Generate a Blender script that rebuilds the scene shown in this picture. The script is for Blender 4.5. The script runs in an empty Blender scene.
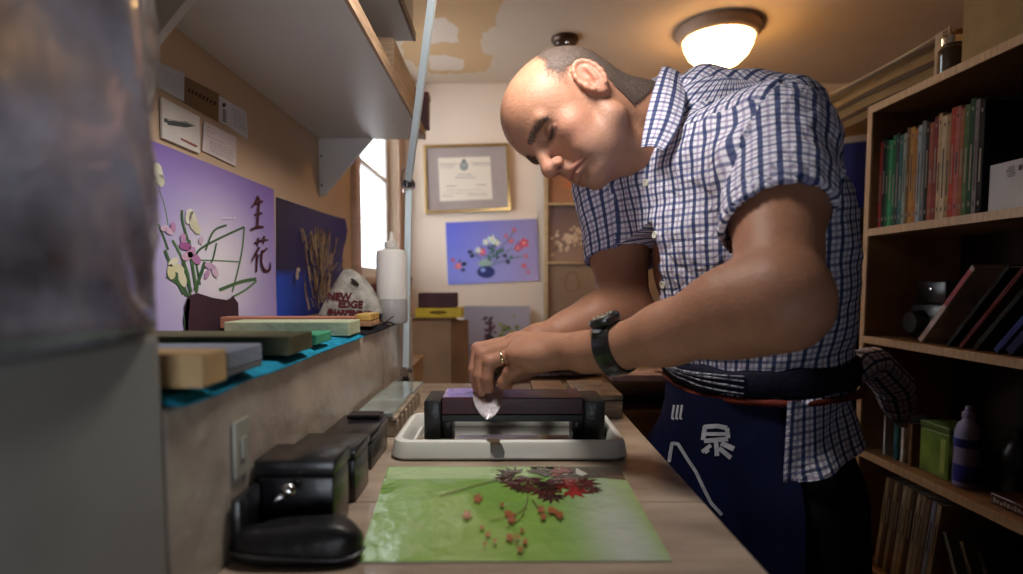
import bpy, bmesh, math, random
import numpy as np
from mathutils import Vector, Matrix, noise
from mathutils.bvhtree import BVHTree
rnd = random.Random(7)
sc = bpy.context.scene
COL = sc.collection

# ------------------------------------------------------------------ camera
CZ = 1.145                       # eye height; world y is the distance in front of the camera
TH = math.radians(3.5); FP = 560.0; PCX = 505.0; PCY = 282 + FP*math.tan(TH)
cam = bpy.data.cameras.new('camera'); camo = bpy.data.objects.new('camera', cam); COL.objects.link(camo)
camo.location = (0, 0, CZ); camo.rotation_euler = (math.pi/2 - TH, 0, 0)
cam.sensor_width = 36; cam.lens = FP/1023*36
cam.shift_x = (511.5-PCX)/1023; cam.shift_y = (PCY-287)/1023
cam.clip_start = .02; cam.clip_end = 60
cam.dof.use_dof = True; cam.dof.focus_distance = .92; cam.dof.aperture_fstop = 2.6
sc.camera = camo

# ------------------------------------------------------------------ world, lights, exposure
sc.view_settings.view_transform = 'Standard'; sc.view_settings.look = 'None'
sc.view_settings.gamma = 1; sc.view_settings.use_curve_mapping = False
sc.view_settings.exposure = 0.0
w = bpy.data.worlds.new('sky'); sc.world = w; w.use_nodes = True
bg = w.node_tree.nodes['Background']; bg.inputs[0].default_value = (.86, .93, 1, 1); bg.inputs[1].default_value = 7.0
def area(name, loc, aim, size, power, col, size_y=None, spread=None):
    l = bpy.data.lights.new(name, 'AREA'); o = bpy.data.objects.new(name, l); COL.objects.link(o)
    l.energy = power; l.color = col; l.size = size
    if size_y: l.shape = 'RECTANGLE'; l.size_y = size_y
    if spread: l.spread = spread
    o.location = loc; o.rotation_euler = (Vector(aim)-Vector(loc)).to_track_quat('-Z', 'Y').to_euler()
    return o
area('window_daylight', (-1.15, 1.95, CZ+.55), (.2, 2.79, CZ+.1), .5, 4, (.88, .93, 1), .8, math.radians(100))
area('task_lamp_light', (.0, .735, CZ+.535), (-.14, .98, CZ-.1), .15, 4.0, (1, .94, .88), spread=math.radians(160))
area('added_fill_behind', (-.1, -.8, CZ-.25), (-.46, 1, CZ+.36), .7, 2.0, (.84, .9, 1), spread=math.radians(62))  # added soft fill behind the camera; the room has no such lamp
def point(name, loc, power, col, r):
    l = bpy.data.lights.new(name, 'POINT'); o = bpy.data.objects.new(name, l); COL.objects.link(o)
    l.energy = power; l.color = col; l.shadow_soft_size = r; o.location = loc


# ------------------------------------------------------------------ sight-line helpers (points on real planes)
def ray(px, py):
    u = (px-PCX)/FP; v = (PCY-py)/FP
    return Vector((u, math.cos(TH)+v*math.sin(TH), -math.sin(TH)+v*math.cos(TH)))
def P(px, py, d):
    r = ray(px, py); r = r*(d/r.y); return Vector((r.x, r.y, r.z+CZ))
def PX(px, py, x):
    r = ray(px, py); r = r*(x/r.x); return Vector((r.x, r.y, r.z+CZ))
def PZ(px, py, z):
    r = ray(px, py); r = r*((z-CZ)/r.z); return Vector((r.x, r.y, r.z+CZ))

# ------------------------------------------------------------------ materials
def nd(nt, t, **kw):
    n = nt.nodes.new(t)
    for k, v in kw.items(): setattr(n, k, v)
    return n
MATS = {}
def mat(name, col, rough=.5, metal=0, var=.12, scale=20, bump=.0, bscale=60, col2=None, coat=0, trans=0, emit=None, es=0, alpha=1, sss=0, spec=.5, stretch=None, ior=1.45, attr=None, detail=5):
    if name in MATS: return MATS[name]
    if rough >= .6 and spec == .5: spec = .2
    m = bpy.data.materials.new(name); m.use_nodes = True; nt = m.node_tree; b = nt.nodes['Principled BSDF']
    L = nt.links.new
    b.inputs['Roughness'].default_value = rough; b.inputs['Metallic'].default_value = metal
    b.inputs['Coat Weight'].default_value = coat; b.inputs['Transmission Weight'].default_value = trans
    b.inputs['Alpha'].default_value = alpha; b.inputs['Specular IOR Level'].default_value = spec; b.inputs['IOR'].default_value = ior
    tc = nd(nt, 'ShaderNodeTexCoord'); mp = nd(nt, 'ShaderNodeMapping'); L(tc.outputs['Object'], mp.inputs[0])
    if stretch: mp.inputs['Scale'].default_value = stretch
    nz = nd(nt, 'ShaderNodeTexNoise'); nz.inputs['Scale'].default_value = scale; nz.inputs['Detail'].default_value = detail
    L(mp.outputs[0], nz.inputs[0])
    mx = nd(nt, 'ShaderNodeMix', data_type='RGBA')
    c2 = col2 or tuple(max(0, c*(1-var*2)) for c in col[:3])
    if attr:
        at = nd(nt, 'ShaderNodeAttribute', attribute_name=attr)
        mu = nd(nt, 'ShaderNodeMix', data_type='RGBA', blend_type='MULTIPLY')
        mx.inputs[6].default_value = (1, 1, 1, 1); mx.inputs[7].default_value = (1-var, 1-var, 1-var, 1)
        rmp = nz.outputs['Fac']; L(rmp, mx.inputs[0]); mu.inputs[0].default_value = 1
        L(at.outputs['Color'], mu.inputs[6]); L(mx.outputs[2], mu.inputs[7]); L(mu.outputs[2], b.inputs['Base Color'])
    else:
        rp = nd(nt, 'ShaderNodeValToRGB'); rp.color_ramp.elements[0].position = .35; rp.color_ramp.elements[1].position = .65
        L(nz.outputs['Fac'], rp.inputs[0]); L(rp.outputs[0], mx.inputs[0])
        mx.inputs[6].default_value = (*col[:3], 1); mx.inputs[7].default_value = (*c2[:3], 1)
        L(mx.outputs[2], b.inputs['Base Color'])
    if bump:
        n2 = nd(nt, 'ShaderNodeTexNoise'); n2.inputs['Scale'].default_value = bscale; n2.inputs['Detail'].default_value = 4
        L(mp.outputs[0], n2.inputs[0]); bp = nd(nt, 'ShaderNodeBump'); bp.inputs['Strength'].default_value = bump; bp.inputs['Distance'].default_value = .004
        L(n2.outputs['Fac'], bp.inputs['Height']); L(bp.outputs[0], b.inputs['Normal'])
        if coat: L(bp.outputs[0], b.inputs['Coat Normal'])
    if sss:
        b.inputs['Subsurface Weight'].default_value = sss; b.inputs['Subsurface Radius'].default_value = (.8, .35, .2); b.inputs['Subsurface Scale'].default_value = .008
    if emit: b.inputs['Emission Color'].default_value = (*emit, 1); b.inputs['Emission Strength'].default_value = es
    MATS[name] = m; return m

# ------------------------------------------------------------------ mesh builder
class B:
    def __init__(s): s.v = []; s.f = []; s.m = []; s.c = []
    def add(s, vs, fs, m=0):
        o = len(s.v); s.v += [tuple(v) for v in vs]; s.f += [tuple(i+o for i in f) for f in fs]; s.m += [m]*len(fs); return s
    def box(s, lo, hi, m=0, rz=0, bev=0, tilt=None, seg=2):
        lo = Vector(lo); hi = Vector(hi); c = (lo+hi)/2; h = (hi-lo)/2
        bm = bmesh.new(); bmesh.ops.create_cube(bm, size=2)
        for v in bm.verts: v.co = Vector((v.co.x*h.x, v.co.y*h.y, v.co.z*h.z))
        if bev: bmesh.ops.bevel(bm, geom=bm.edges[:], offset=min(bev, min(h)*.9), segments=seg, profile=.5, affect='EDGES')
        M = Matrix.Rotation(rz, 4, 'Z')
        if tilt: M = M @ Matrix.Rotation(tilt[1], 4, tilt[0])
        bm.verts.ensure_lookup_table(); bm.verts.index_update()
        s.add([M @ v.co + c for v in bm.verts], [[v.index for v in f.verts] for f in bm.faces], m); bm.free(); return s
    def loft(s, rings, m=0, caps=True, closed=True):
        n = len(rings[0]); vs = [p for r in rings for p in r]; fs = []
        for i in range(len(rings)-1):
            for j in range(n if closed else n-1):
                k = (j+1) % n; fs.append((i*n+j, i*n+k, (i+1)*n+k, (i+1)*n+j))
        if caps and closed: fs.append(tuple(reversed(range(n)))); fs.append(tuple((len(rings)-1)*n+j for j in range(n)))
        return s.add(vs, fs, m)
    def tube(s, pts, r, m=0, seg=10, caps=True, flat=1):
        pts = [Vector(p) for p in pts]; rs = r if isinstance(r, (list, tuple)) else [r]*len(pts); rings = []; up = None
        for i, p in enumerate(pts):
            t = (pts[min(i+1, len(pts)-1)]-pts[max(i-1, 0)]).normalized()
            if up is None: up = Vector((0, 0, 1)) if abs(t.z) < .9 else Vector((1, 0, 0))
            a = t.cross(up).normalized(); up = a.cross(t).normalized()
            rings.append([p+(a*math.cos(q)+up*math.sin(q)*flat)*rs[i] for q in [2*math.pi*k/seg for k in range(seg)]])
        return s.loft(rings, m, caps)
    def lathe(s, prof, c, m=0, seg=24, axis=(0, 0, 1)):
        q = Vector((0, 0, 1)).rotation_difference(Vector(axis)); c = Vector(c)
        rings = [[c+q@Vector((max(r, 1e-5)*math.cos(a), max(r, 1e-5)*math.sin(a), z)) for a in [2*math.pi*k/seg for k in range(seg)]] for r, z in prof]
        return s.loft(rings, m)
    def prism(s, pts, off, m=0):
        off = Vector(off); return s.loft([[Vector(p) for p in pts], [Vector(p)+off for p in pts]], m)
    def ell(s, c, r, m=0, R=None, u=16, v=10):
        R = R or Matrix.Identity(3); c = Vector(c)
        rings = [[c+R@Vector((r[0]*math.sin(t)*math.cos(a), r[1]*math.sin(t)*math.sin(a), r[2]*math.cos(t))) for a in [2*math.pi*k/u for k in range(u)]] for t in [math.pi*(.02+.96*j/v) for j in range(v+1)]]
        return s.loft(list(reversed(rings)), m)
WLOC = {}
def obj(name, b, mats, parent=None, smooth=False, auto=None, uv=None, attr=None, **props):
    me = bpy.data.meshes.new(name)
    v = np.array(b.v, dtype=float) if not isinstance(b.v, np.ndarray) else b.v
    lo = v.min(0); hi = v.max(0); org = Vector(((lo[0]+hi[0])/2, (lo[1]+hi[1])/2, lo[2]))
    vv = v-np.array(org)
    me.from_pydata(vv.tolist(), [], b.f if isinstance(b.f, list) else b.f.tolist())
    if not isinstance(mats, (list, tuple)): mats = [mats]
    for m in mats: me.materials.append(m)
    if len(mats) > 1 and len(b.m): me.polygons.foreach_set('material_index', list(b.m))
    if attr is not None:
        a = me.color_attributes.new('Col', 'FLOAT_COLOR', 'POINT'); c = np.ones((len(v), 4)); c[:, :3] = attr; a.data.foreach_set('color', c.ravel())
    if uv is not None:
        l = me.uv_layers.new(name='UVMap'); l.data.foreach_set('uv', np.asarray(uv, dtype=float).ravel())
    if smooth is True: me.polygons.foreach_set('use_smooth', [True]*len(me.polygons))
    me.validate(); me.update()
    if smooth is not True and smooth: me.polygons.foreach_set('use_smooth', [True]*len(me.polygons)); me.set_sharp_from_angle(angle=smooth)
    if not isinstance(b.v, np.ndarray):
        bm = bmesh.new(); bm.from_mesh(me); bmesh.ops.recalc_face_normals(bm, faces=bm.faces); bm.to_mesh(me); bm.free()
    o = bpy.data.objects.new(name, me); COL.objects.link(o)
    if parent is not None: o.parent = parent; o.location = org-WLOC[parent.name]
    else: o.location = org
    WLOC[o.name] = org
    for k, x in props.items(): o[k] = x
    return o
SM = math.radians(35)
def thing(name, loc, label, cat, group=None):
    o = bpy.data.objects.new(name, None); COL.objects.link(o); o.location = loc; o.empty_display_size = .03
    WLOC[o.name] = Vector(loc); o['label'] = label; o['category'] = cat
    if group: o['group'] = group
    return o
def single(name, b, m, label, cat, group=None, **kw):
    o = obj(name, b, m, **kw); o['label'] = label; o['category'] = cat
    if group: o['group'] = group
    return o
def struct(name, b, m, **kw): return obj(name, b, m, kind='structure', **kw)

# flat artwork printed on a sheet: coloured patches stacked a hair apart on the sheet's own plane
class Pic:
    def __init__(s, n, mp): s.n = Vector(n); s.mp = mp; s.v = []; s.f = []; s.m = []; s.c = []; s.k = 1; s.j = 0
    def raw(s, pts3, col, cols=None):
        o = len(s.v); off = s.n*(.00006*s.k); s.v += [tuple(p+off) for p in pts3]; s.f.append(tuple(range(o, o+len(pts3)))); s.m.append(0)
        s.c += cols or [col]*len(pts3); s.j += 1
        if s.j % 6 == 0: s.k += 1
    def layer(s): s.k += 1
    def poly(s, pts, col): s.raw([s.mp(*p) for p in pts], col)
    def oval(s, x, y, a, b, col, rot=0, n=14, jit=0):
        r = math.radians(rot); pts = []
        for i in range(n):
            t = 2*math.pi*i/n; q = 1+(rnd.random()-.5)*jit; ex = a*q*math.cos(t); ey = b*q*math.sin(t)
            pts.append((x+ex*math.cos(r)-ey*math.sin(r), y+ex*math.sin(r)+ey*math.cos(r)))
        s.poly(pts, col)
    def line(s, pts, w, col, taper=False):
        if len(pts) > 2 and len(pts) < 12:
            n = len(pts)-1; ws = w if isinstance(w, (list, tuple)) else [w]*(n+1); q = []; qw = []
            for i in range(n):
                p0, p1, p2, p3 = [pts[max(0, min(n, k))] for k in (i-1, i, i+1, i+2)]
                for k in range(5):
                    f = k/5; q.append(tuple(.5*((2*p1[j])+(p2[j]-p0[j])*f+(2*p0[j]-5*p1[j]+4*p2[j]-p3[j])*f*f+(3*p1[j]-p0[j]-3*p2[j]+p3[j])*f**3) for j in (0, 1))); qw.append(ws[i]*(1-f)+ws[i+1]*f)
            q.append(pts[-1]); qw.append(ws[-1]); pts = q; w = qw
        n = len(pts); L = []; R = []
        for i, (x, y) in enumerate(pts):
            x0, y0 = pts[max(i-1, 0)]; x1, y1 = pts[min(i+1, n-1)]; dx, dy = x1-x0, y1-y0; q = math.hypot(dx, dy) or 1
            ww = (w[i] if isinstance(w, (list, tuple)) else w)*(.5 if not taper else .5*(1-.85*i/(n-1)))
            L.append((x-dy/q*ww, y+dx/q*ww)); R.append((x+dy/q*ww, y-dx/q*ww))
        for i in range(n-1): s.raw([s.mp(*p) for p in (L[i], L[i+1], R[i+1], R[i])], col)
    def grid(s, quad, f, nu=10, nv=10):
        # quad corners TL,TR,BR,BL in artwork coords; f(u,v)->colour
        (a, b, c, d) = quad
        pt = lambda u, v: (a[0]*(1-u)*(1-v)+b[0]*u*(1-v)+c[0]*u*v+d[0]*(1-u)*v, a[1]*(1-u)*(1-v)+b[1]*u*(1-v)+c[1]*u*v+d[1]*(1-u)*v)
        o = len(s.v)
        for j in range(nv+1):
            for i in range(nu+1): s.v.append(tuple(s.mp(*pt(i/nu, j/nv))+s.n*.00003)); s.c.append(f(i/nu, j/nv))
        for j in range(nv):
            for i in range(nu): q = o+j*(nu+1)+i; s.f.append((q, q+1, q+nu+2, q+nu+1)); s.m.append(0)
    def make(s, name, parent, rough=.35, coat=0, **kw):
        m = mat('print_%d' % int(rough*100), (1, 1, 1), rough, var=.06, attr='Col', coat=coat)
        return obj(name, s, m, parent, attr=np.array(s.c)[:, :3], **kw)
def sheet(b, mp, quad, n, th, m=0):
    n = Vector(n); return b.prism([mp(*p)-n*th for p in quad], n*th, m)

def text_mesh(txt, size, ext=.0004, bold=0):
    cu = bpy.data.curves.new('t', 'FONT'); cu.body = txt; cu.size = size; cu.extrude = ext; cu.offset = bold; cu.resolution_u = 3
    o = bpy.data.objects.new('t', cu); COL.objects.link(o); dg = bpy.context.evaluated_depsgraph_get()
    me = bpy.data.meshes.new_from_object(o.evaluated_get(dg)); vs = [v.co.copy() for v in me.vertices]; fs = [tuple(p.vertices) for p in me.polygons]
    bpy.data.objects.remove(o); bpy.data.curves.remove(cu); bpy.data.meshes.remove(me)
    return vs, fs

# ------------------------------------------------------------------ distance fields -> one continuous skin
class Field:
    def __init__(s, lo, hi, h):
        s.lo = np.array(lo, float); s.h = h; s.n = (np.ceil((np.array(hi)-s.lo)/h).astype(int)+1)
        s.ax = [s.lo[i]+h*np.arange(s.n[i]) for i in range(3)]; s.D = np.full(tuple(s.n), .05, np.float32)
    def op(s, fn, lo, hi, k=.01, mode='u'):
        pad = k+3*s.h; sl = []
        for i in range(3):
            a = int(max(0, math.floor((lo[i]-pad-s.lo[i])/s.h))); b = int(min(s.n[i], math.ceil((hi[i]+pad-s.lo[i])/s.h)+1))
            if b <= a: return
            sl.append(slice(a, b))
        X, Y, Z = np.meshgrid(*[s.ax[i][sl[i]] for i in range(3)], indexing='ij', sparse=True)
        d = fn(X, Y, Z).astype(np.float32); D = s.D[tuple(sl)]
        if mode == 'u': hh = np.clip(.5+.5*(D-d)/k, 0, 1); r = D*(1-hh)+d*hh-k*hh*(1-hh)
        else: hh = np.clip(.5-.5*(D+d)/k, 0, 1); r = D*(1-hh)-d*hh+k*hh*(1-hh)
        s.D[tuple(sl)] = r
    def ell(s, c, r, R=None, k=.01, mode='u'):
        c = np.array(c, float); r = np.array(r, float); M = np.array(R, float).T if R is not None else np.eye(3)
        def fn(X, Y, Z):
            x, y, z = X-c[0], Y-c[1], Z-c[2]
            a = (M[0, 0]*x+M[0, 1]*y+M[0, 2]*z); b = (M[1, 0]*x+M[1, 1]*y+M[1, 2]*z); e = (M[2, 0]*x+M[2, 1]*y+M[2, 2]*z)
            k0 = np.sqrt((a/r[0])**2+(b/r[1])**2+(e/r[2])**2); k1 = np.sqrt((a/r[0]**2)**2+(b/r[1]**2)**2+(e/r[2]**2)**2)+1e-9
            return k0*(k0-1)/k1
        q = r.max(); s.op(fn, c-q, c+q, k, mode)
    def cap(s, a, b, ra, rb=None, k=.01, mode='u'):
        a = np.array(a, float); b = np.array(b, float); rb = ra if rb is None else rb; ba = b-a; L = (ba@ba)+1e-12
        def fn(X, Y, Z):
            x, y, z = X-a[0], Y-a[1], Z-a[2]; t = np.clip((x*ba[0]+y*ba[1]+z*ba[2])/L, 0, 1)
            return np.sqrt((x-t*ba[0])**2+(y-t*ba[1])**2+(z-t*ba[2])**2)-(ra+(rb-ra)*t)
        q = max(ra, rb); s.op(fn, np.minimum(a, b)-q, np.maximum(a, b)+q, k, mode)
    def chain(s, pts, rs, k=.006):
        for i in range(len(pts)-1): s.cap(pts[i], pts[i+1], rs[i], rs[i+1], k)
    def plane_cut(s, p, n):      # remove what lies on the +n side
        X, Y, Z = np.meshgrid(*s.ax, indexing='ij', sparse=True)
        s.D = np.maximum(s.D, ((X-p[0])*n[0]+(Y-p[1])*n[1]+(Z-p[2])*n[2]).astype(np.float32))
    def mesh(s):
        D = s.D; D[0] = D[-1] = .05; D[:, 0] = D[:, -1] = .05; D[:, :, 0] = D[:, :, -1] = .05
        ins = D < 0; nx, ny, nz = D.shape
        cnt = sum(ins[a:nx-1+a, b:ny-1+b, c:nz-1+c].astype(np.int8) for a in (0, 1) for b in (0, 1) for c in (0, 1))
        act = np.argwhere((cnt > 0) & (cnt < 8)); idx = np.full((nx-1, ny-1, nz-1), -1, np.int64); idx[tuple(act.T)] = np.arange(len(act))
        acc = np.zeros((len(act), 3)); num = np.zeros(len(act)); C = [(a, b, c) for a in (0, 1) for b in (0, 1) for c in (0, 1)]
        for p in C:
            for ax in range(3):
                if p[ax]: continue
                q = list(p); q[ax] = 1; pa = act+np.array(p); pb = act+np.array(q)
                da = D[tuple(pa.T)].astype(float); db = D[tuple(pb.T)].astype(float); cr = (da < 0) != (db < 0)
                t = np.where(cr, da/np.where(cr, da-db, 1), 0)[:, None]; acc += np.where(cr[:, None], pa+(pb-pa)*t, 0); num += cr
        V = s.lo+s.h*acc/num[:, None]; F = []
        for ax in range(3):
            u, v = (ax+1) % 3, (ax+2) % 3; sl0 = [slice(1, -1)]*3; sl0[ax] = slice(0, -1); sl1 = [slice(1, -1)]*3; sl1[ax] = slice(1, None)
            A = ins[tuple(sl0)]; Bq = ins[tuple(sl1)]; off = np.array([1, 1, 1]); off[ax] = 0
            for flip, M in ((0, A & ~Bq), (1, ~A & Bq)):
                e = np.argwhere(M)+off
                if not len(e): continue
                du = np.zeros(3, int); du[u] = 1; dv = np.zeros(3, int); dv[v] = 1
                q = [e-du-dv, e-dv, e, e-du]; f = np.stack([idx[tuple(x.T)] for x in q], 1)
                F.append(f[:, ::-1] if flip else f)
        F = np.concatenate(F); F = F[(F >= 0).all(1)]
        return V, F
def vnormals(V, F):
    a, b, c, d = (V[F[:, i]] for i in range(4)); n = np.cross(c-a, d-b); N = np.zeros_like(V)
    for i in range(4): np.add.at(N, F[:, i], n)
    return N/(np.linalg.norm(N, axis=1)[:, None]+1e-12)
class MD:
    def __init__(s, v, f): s.v = v; s.f = f; s.m = []
# ================================================================== THE ROOM
TZ = .90; LX = -.243; WX = -.52; BY = 2.79; RX = 1.75; CEIL = CZ+.965; FY = -1.3; LZ = CZ-.091
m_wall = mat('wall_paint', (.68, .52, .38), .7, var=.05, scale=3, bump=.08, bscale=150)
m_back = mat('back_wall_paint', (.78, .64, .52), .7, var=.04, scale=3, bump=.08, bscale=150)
m_ceil = mat('ceiling_paint', (.62, .49, .37), .75, var=.05, scale=2, bump=.1, bscale=90)
m_floor = mat('floor_board', (.10, .06, .04), .5, var=.3, scale=3, stretch=(1, 12, 1))
m_white = mat('white_paint', (.82, .80, .78), .45, var=.03)
struct('floor', B().box((WX-.1, FY-.1, -.1), (RX+.1, BY+.1, 0)), m_floor)
struct('ceiling', B().box((WX-.1, FY-.1, CEIL), (RX+.1, BY+.1, CEIL+.1)), m_ceil)
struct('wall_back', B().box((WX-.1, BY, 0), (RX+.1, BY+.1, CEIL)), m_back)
struct('wall_right', B().box((RX, FY, 0), (RX+.1, BY, CEIL)), mat('dark_low_bounce', (.15, .10, .06), .6, var=.2, stretch=(1, 8, 1)))  # unseen wall, coloured dark to cut its bounced light
struct('wall_front', B().box((WX-.1, FY-.1, 0), (RX+.1, FY, CEIL)), mat('dark_low_bounce', (.15, .1, .06)))  # unseen wall behind the camera, same dark colour against bounce
W0, W1, WB, WT = 1.98, 2.70, CZ+.02, CZ+.90
b = B()
b.box((WX-.1, FY, 0), (WX, W0, CEIL)); b.box((WX-.1, W1, 0), (WX, BY, CEIL)); b.box((WX-.1, W0, 0), (WX, W1, WB)); b.box((WX-.1, W0, WT), (WX, W1, CEIL))
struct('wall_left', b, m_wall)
b = B()
for y0, y1, z0, z1 in ((W0, W0+.045, WB, WT), (W1-.045, W1, WB, WT), (W0+.045, W1-.045, WB, WB+.04), (W0+.045, W1-.045, WT-.04, WT), (W0+.045, W1-.045, CZ+.46, CZ+.48)):
    b.box((WX-.075, y0, z0), (WX-.035, y1, z1), bev=.004)
wf = struct('window_1', b, m_white)
m_glass = mat('window_glass', (1, 1, 1), .02, trans=1, var=0)
obj('glass', B().box((WX-.058, W0+.046, WB+.041), (WX-.054, W1-.046, WT-.041)), m_glass, wf)
b = B()
for y0, y1 in ((W0-.07, W0-.002), (W1+.002, W1+.07)): b.box((WX, y0, WB-.06), (WX+.018, y1, WT+.06), bev=.004)
b.box((WX, W0, WT+.002), (WX+.018, W1, WT+.06), bev=.004); b.box((WX-.03, W0, WB-.03), (WX+.035, W1, WB-.002), bev=.004)
struct('trim_1', b, mat('window_casing', (.62, .42, .30), .45, var=.1, scale=6, stretch=(1, 1, 8)))
# tan patches of bare plaster on the ceiling
pc = lambda x, y: PZ(x, y, CEIL)
pic = Pic((0, 0, -1), pc)
tan = (.56, .36, .19); tn = (.52, .32, .16); lite = (.64, .52, .42)
def blob(pts, col, wob=2.2):
    out = []
    for i in range(len(pts)):
        a = pts[i]; c = pts[(i+1) % len(pts)]
        for k in range(5):
            t = k/5; out.append((a[0]+(c[0]-a[0])*t+rnd.uniform(-wob, wob), a[1]+(c[1]-a[1])*t+rnd.uniform(-wob, wob)*.7))
    pic.poly(out, col); pic.layer()
blob([(404, -20), (520, -20), (497, 10), (497, 26), (482, 34), (480, 50), (492, 56), (488, 70), (465, 74), (432, 73), (405, 60), (402, 40)], tan)
blob([(428, 20), (446, 18), (458, 28), (458, 42), (430, 43)], lite, 1.5)
blob([(428, 54), (450, 56), (465, 60), (462, 70), (430, 70)], lite, 1.5)
pic.make('trim_2', None, rough=.75, kind='structure')

# ledge (half wall) with its raised near end
m_ledge = mat('ledge_face_film', (.46, .40, .33), .30, var=.22, scale=9, bump=.9, bscale=34, coat=.5, col2=(.30, .25, .21))
m_grey = mat('grey_plaster', (.25, .25, .235), .6, var=.12, scale=5, bump=.15, bscale=40)
struct('wall_ledge', B().box((WX, .395, 0), (LX, 1.34, LZ), bev=.003), m_ledge)
struct('wall_pillar', B().box((WX, -.1, 0), (LX+.002, .392, CZ-.035), bev=.006), m_grey)
struct('trim_3', B().box((LX-.02, 1.342, 0), (LX+.012, 1.40, LZ+.004), bev=.004), mat('pale_post', (.55, .50, .46), .4, var=.12, scale=10, bump=.2))

# ================================================================== UPPER SHELVES
m_lam = mat('white_laminate', (.60, .585, .56), .38, var=.03, scale=3)
m_edge = mat('raw_wood_edge', (.46, .30, .19), .5, var=.25, scale=8, stretch=(30, 2, 30))
SH = CZ+.40; SX = -.222
t = thing('wall_shelf', (WX, .9, SH), 'long white laminate shelf with wood front edge over the ledge', 'shelf')
obj('board', B().box((WX+.001, .02, SH), (SX-.006, 1.60, SH+.022)), m_lam, t, auto=1)
obj('edge_strip', B().box((SX-.006, .02, SH-.001), (SX, 1.60, SH+.024)), m_edge, t)
for i, y in enumerate((.735, 1.585)):
    bb = B().prism([(WX+.001, y, SH-.001), (WX+.15, y, SH-.001), (WX+.14, y, SH-.012), (WX+.018, y, SH-.155), (WX+.001, y, SH-.16)], (0, .014, 0))
    br = single('shelf_bracket', bb, m_lam, ['white triangular bracket under the near end of the long shelf', 'white triangular bracket under the far end of the shelf beside the window'][i], 'bracket')
obj('screw', B().lathe([(.003, 0), (.003, .002)], (WX+.008, 1.584, SH-.05), axis=(0, -1, 0), seg=10).lathe([(.003, 0), (.003, .002)], (WX+.008, 1.584, SH-.13), axis=(0, -1, 0), seg=10), mat('dark_steel', (.08, .08, .09), .3, 1), br)
SH2 = P(416, 41, 1.47).z; X2 = P(416, 41, 1.47).x
t = thing('ceiling_cupboard', (WX, 1.0, SH2), 'white laminate cupboard hung from the ceiling above the long shelf', 'cupboard')
obj('carcass', B().box((WX+.001, .02, SH2), (X2-.007, 1.47, CEIL-.002)), m_lam, t)
obj('edge_strip', B().box((X2-.0065, .02, SH2-.001), (X2, 1.47, SH2+.02)), mat('dark_edge', (.16, .10, .07), .5), t)
a0, a1 = P(372, 52, 1.46), P(402, 96, 1.9)
single('wood_batten', B().box((WX+.001, 1.46, SH+.055), (SX-.07, 1.50, SH+.24)).box((SX-.07, 1.25, SH+.026), (SX-.02, 1.56, SH+.13)), mat('pale_plywood', (.52, .35, .22), .5, var=.2, scale=7, stretch=(2, 1, 30)), 'pale plywood offcut stored on top of the long shelf', 'wood')
t = thing('storage_box', (SX-.03, 1.52, SH+.024), 'dark maroon box standing on the far end of the long shelf', 'box')
m_mar = mat('maroon_card', (.10, .03, .035), .5, var=.2)
obj('tray', B().box((SX-.10, 1.562, SH+.023), (SX+.012, 1.598, SH+.10), bev=.002), m_mar, t)
obj('lid', B().box((SX-.102, 1.560, SH+.1005), (SX+.014, 1.5995, SH+.118), bev=.002), mat('maroon_lid', (.16, .05, .05), .4), t)

# ================================================================== WORKBENCH
def bench_mat():
    m = mat('bench_board', (.47, .37, .28), .32, var=.25, scale=6, stretch=(1, 3.5, 1), bump=.2, bscale=50, col2=(.26, .19, .14), coat=.35)
    return m
m_bench = bench_mat()
t = thing('workbench', (0, .85, 0), 'narrow wooden workbench with mottled brown top against the ledge', 'workbench')
b = B()
ys = [.22, .612, 1.02, 1.345]
for i in range(3): b.box((LX+.001, ys[i]+.0006, TZ-.03), (.222, ys[i+1]-.0006, TZ), bev=.0015)
obj('top', b, m_bench, t)
for x in (-.21, .16):
    for y in (.27, 1.25): obj('leg', B().box((x, y, 0), (x+.05, y+.05, TZ-.031)), m_edge, t)
obj('apron_rail', B().box((-.15, .275, TZ-.12), (.155, .30, TZ-.032)).box((-.15, 1.27, TZ-.12), (.155, 1.295, TZ-.032)), m_edge, t)

# lower cabinets beyond the bench
m_dwood = mat('brown_cabinet', (.22, .12, .06), .5, var=.25, scale=4, stretch=(1, 1, 12), bump=.05)
m_black = mat('black_plastic', (.012, .012, .014), .35, var=.2, bump=.05)
t = thing('low_cabinet', (.2, 1.7, 0), 'brown wooden cabinet behind the bench, holding newspapers', 'cabinet')
cz = CZ-.262
obj('body', B().box((-.03, 1.45, 0), (.46, 1.85, cz-.02)), m_dwood, t)
obj('top', B().box((-.04, 1.44, cz-.02), (.47, 1.86, cz), bev=.003), m_dwood, t)
obj('drawer', B().box((.20, 1.435, cz-.055), (.42, 1.449, cz-.028)), m_black, t)
obj('door', B().box((.05, 1.435, .1), (.44, 1.449, cz-.07), bev=.003), mat('orange_veneer', (.34, .17, .07), .45, var=.2, scale=4, stretch=(1, 1, 12)), t)
t = thing('back_cabinet', (.15, 2.5, 0), 'long low white cabinet along the back wall behind cartons', 'cabinet')
obj('body', B().box((-.42, 2.36, 0), (.60, 2.78, .574)), m_lam, t)
obj('top', B().box((-.43, 2.35, .575), (.61, 2.785, .595), bev=.003), m_edge, t)

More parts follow.
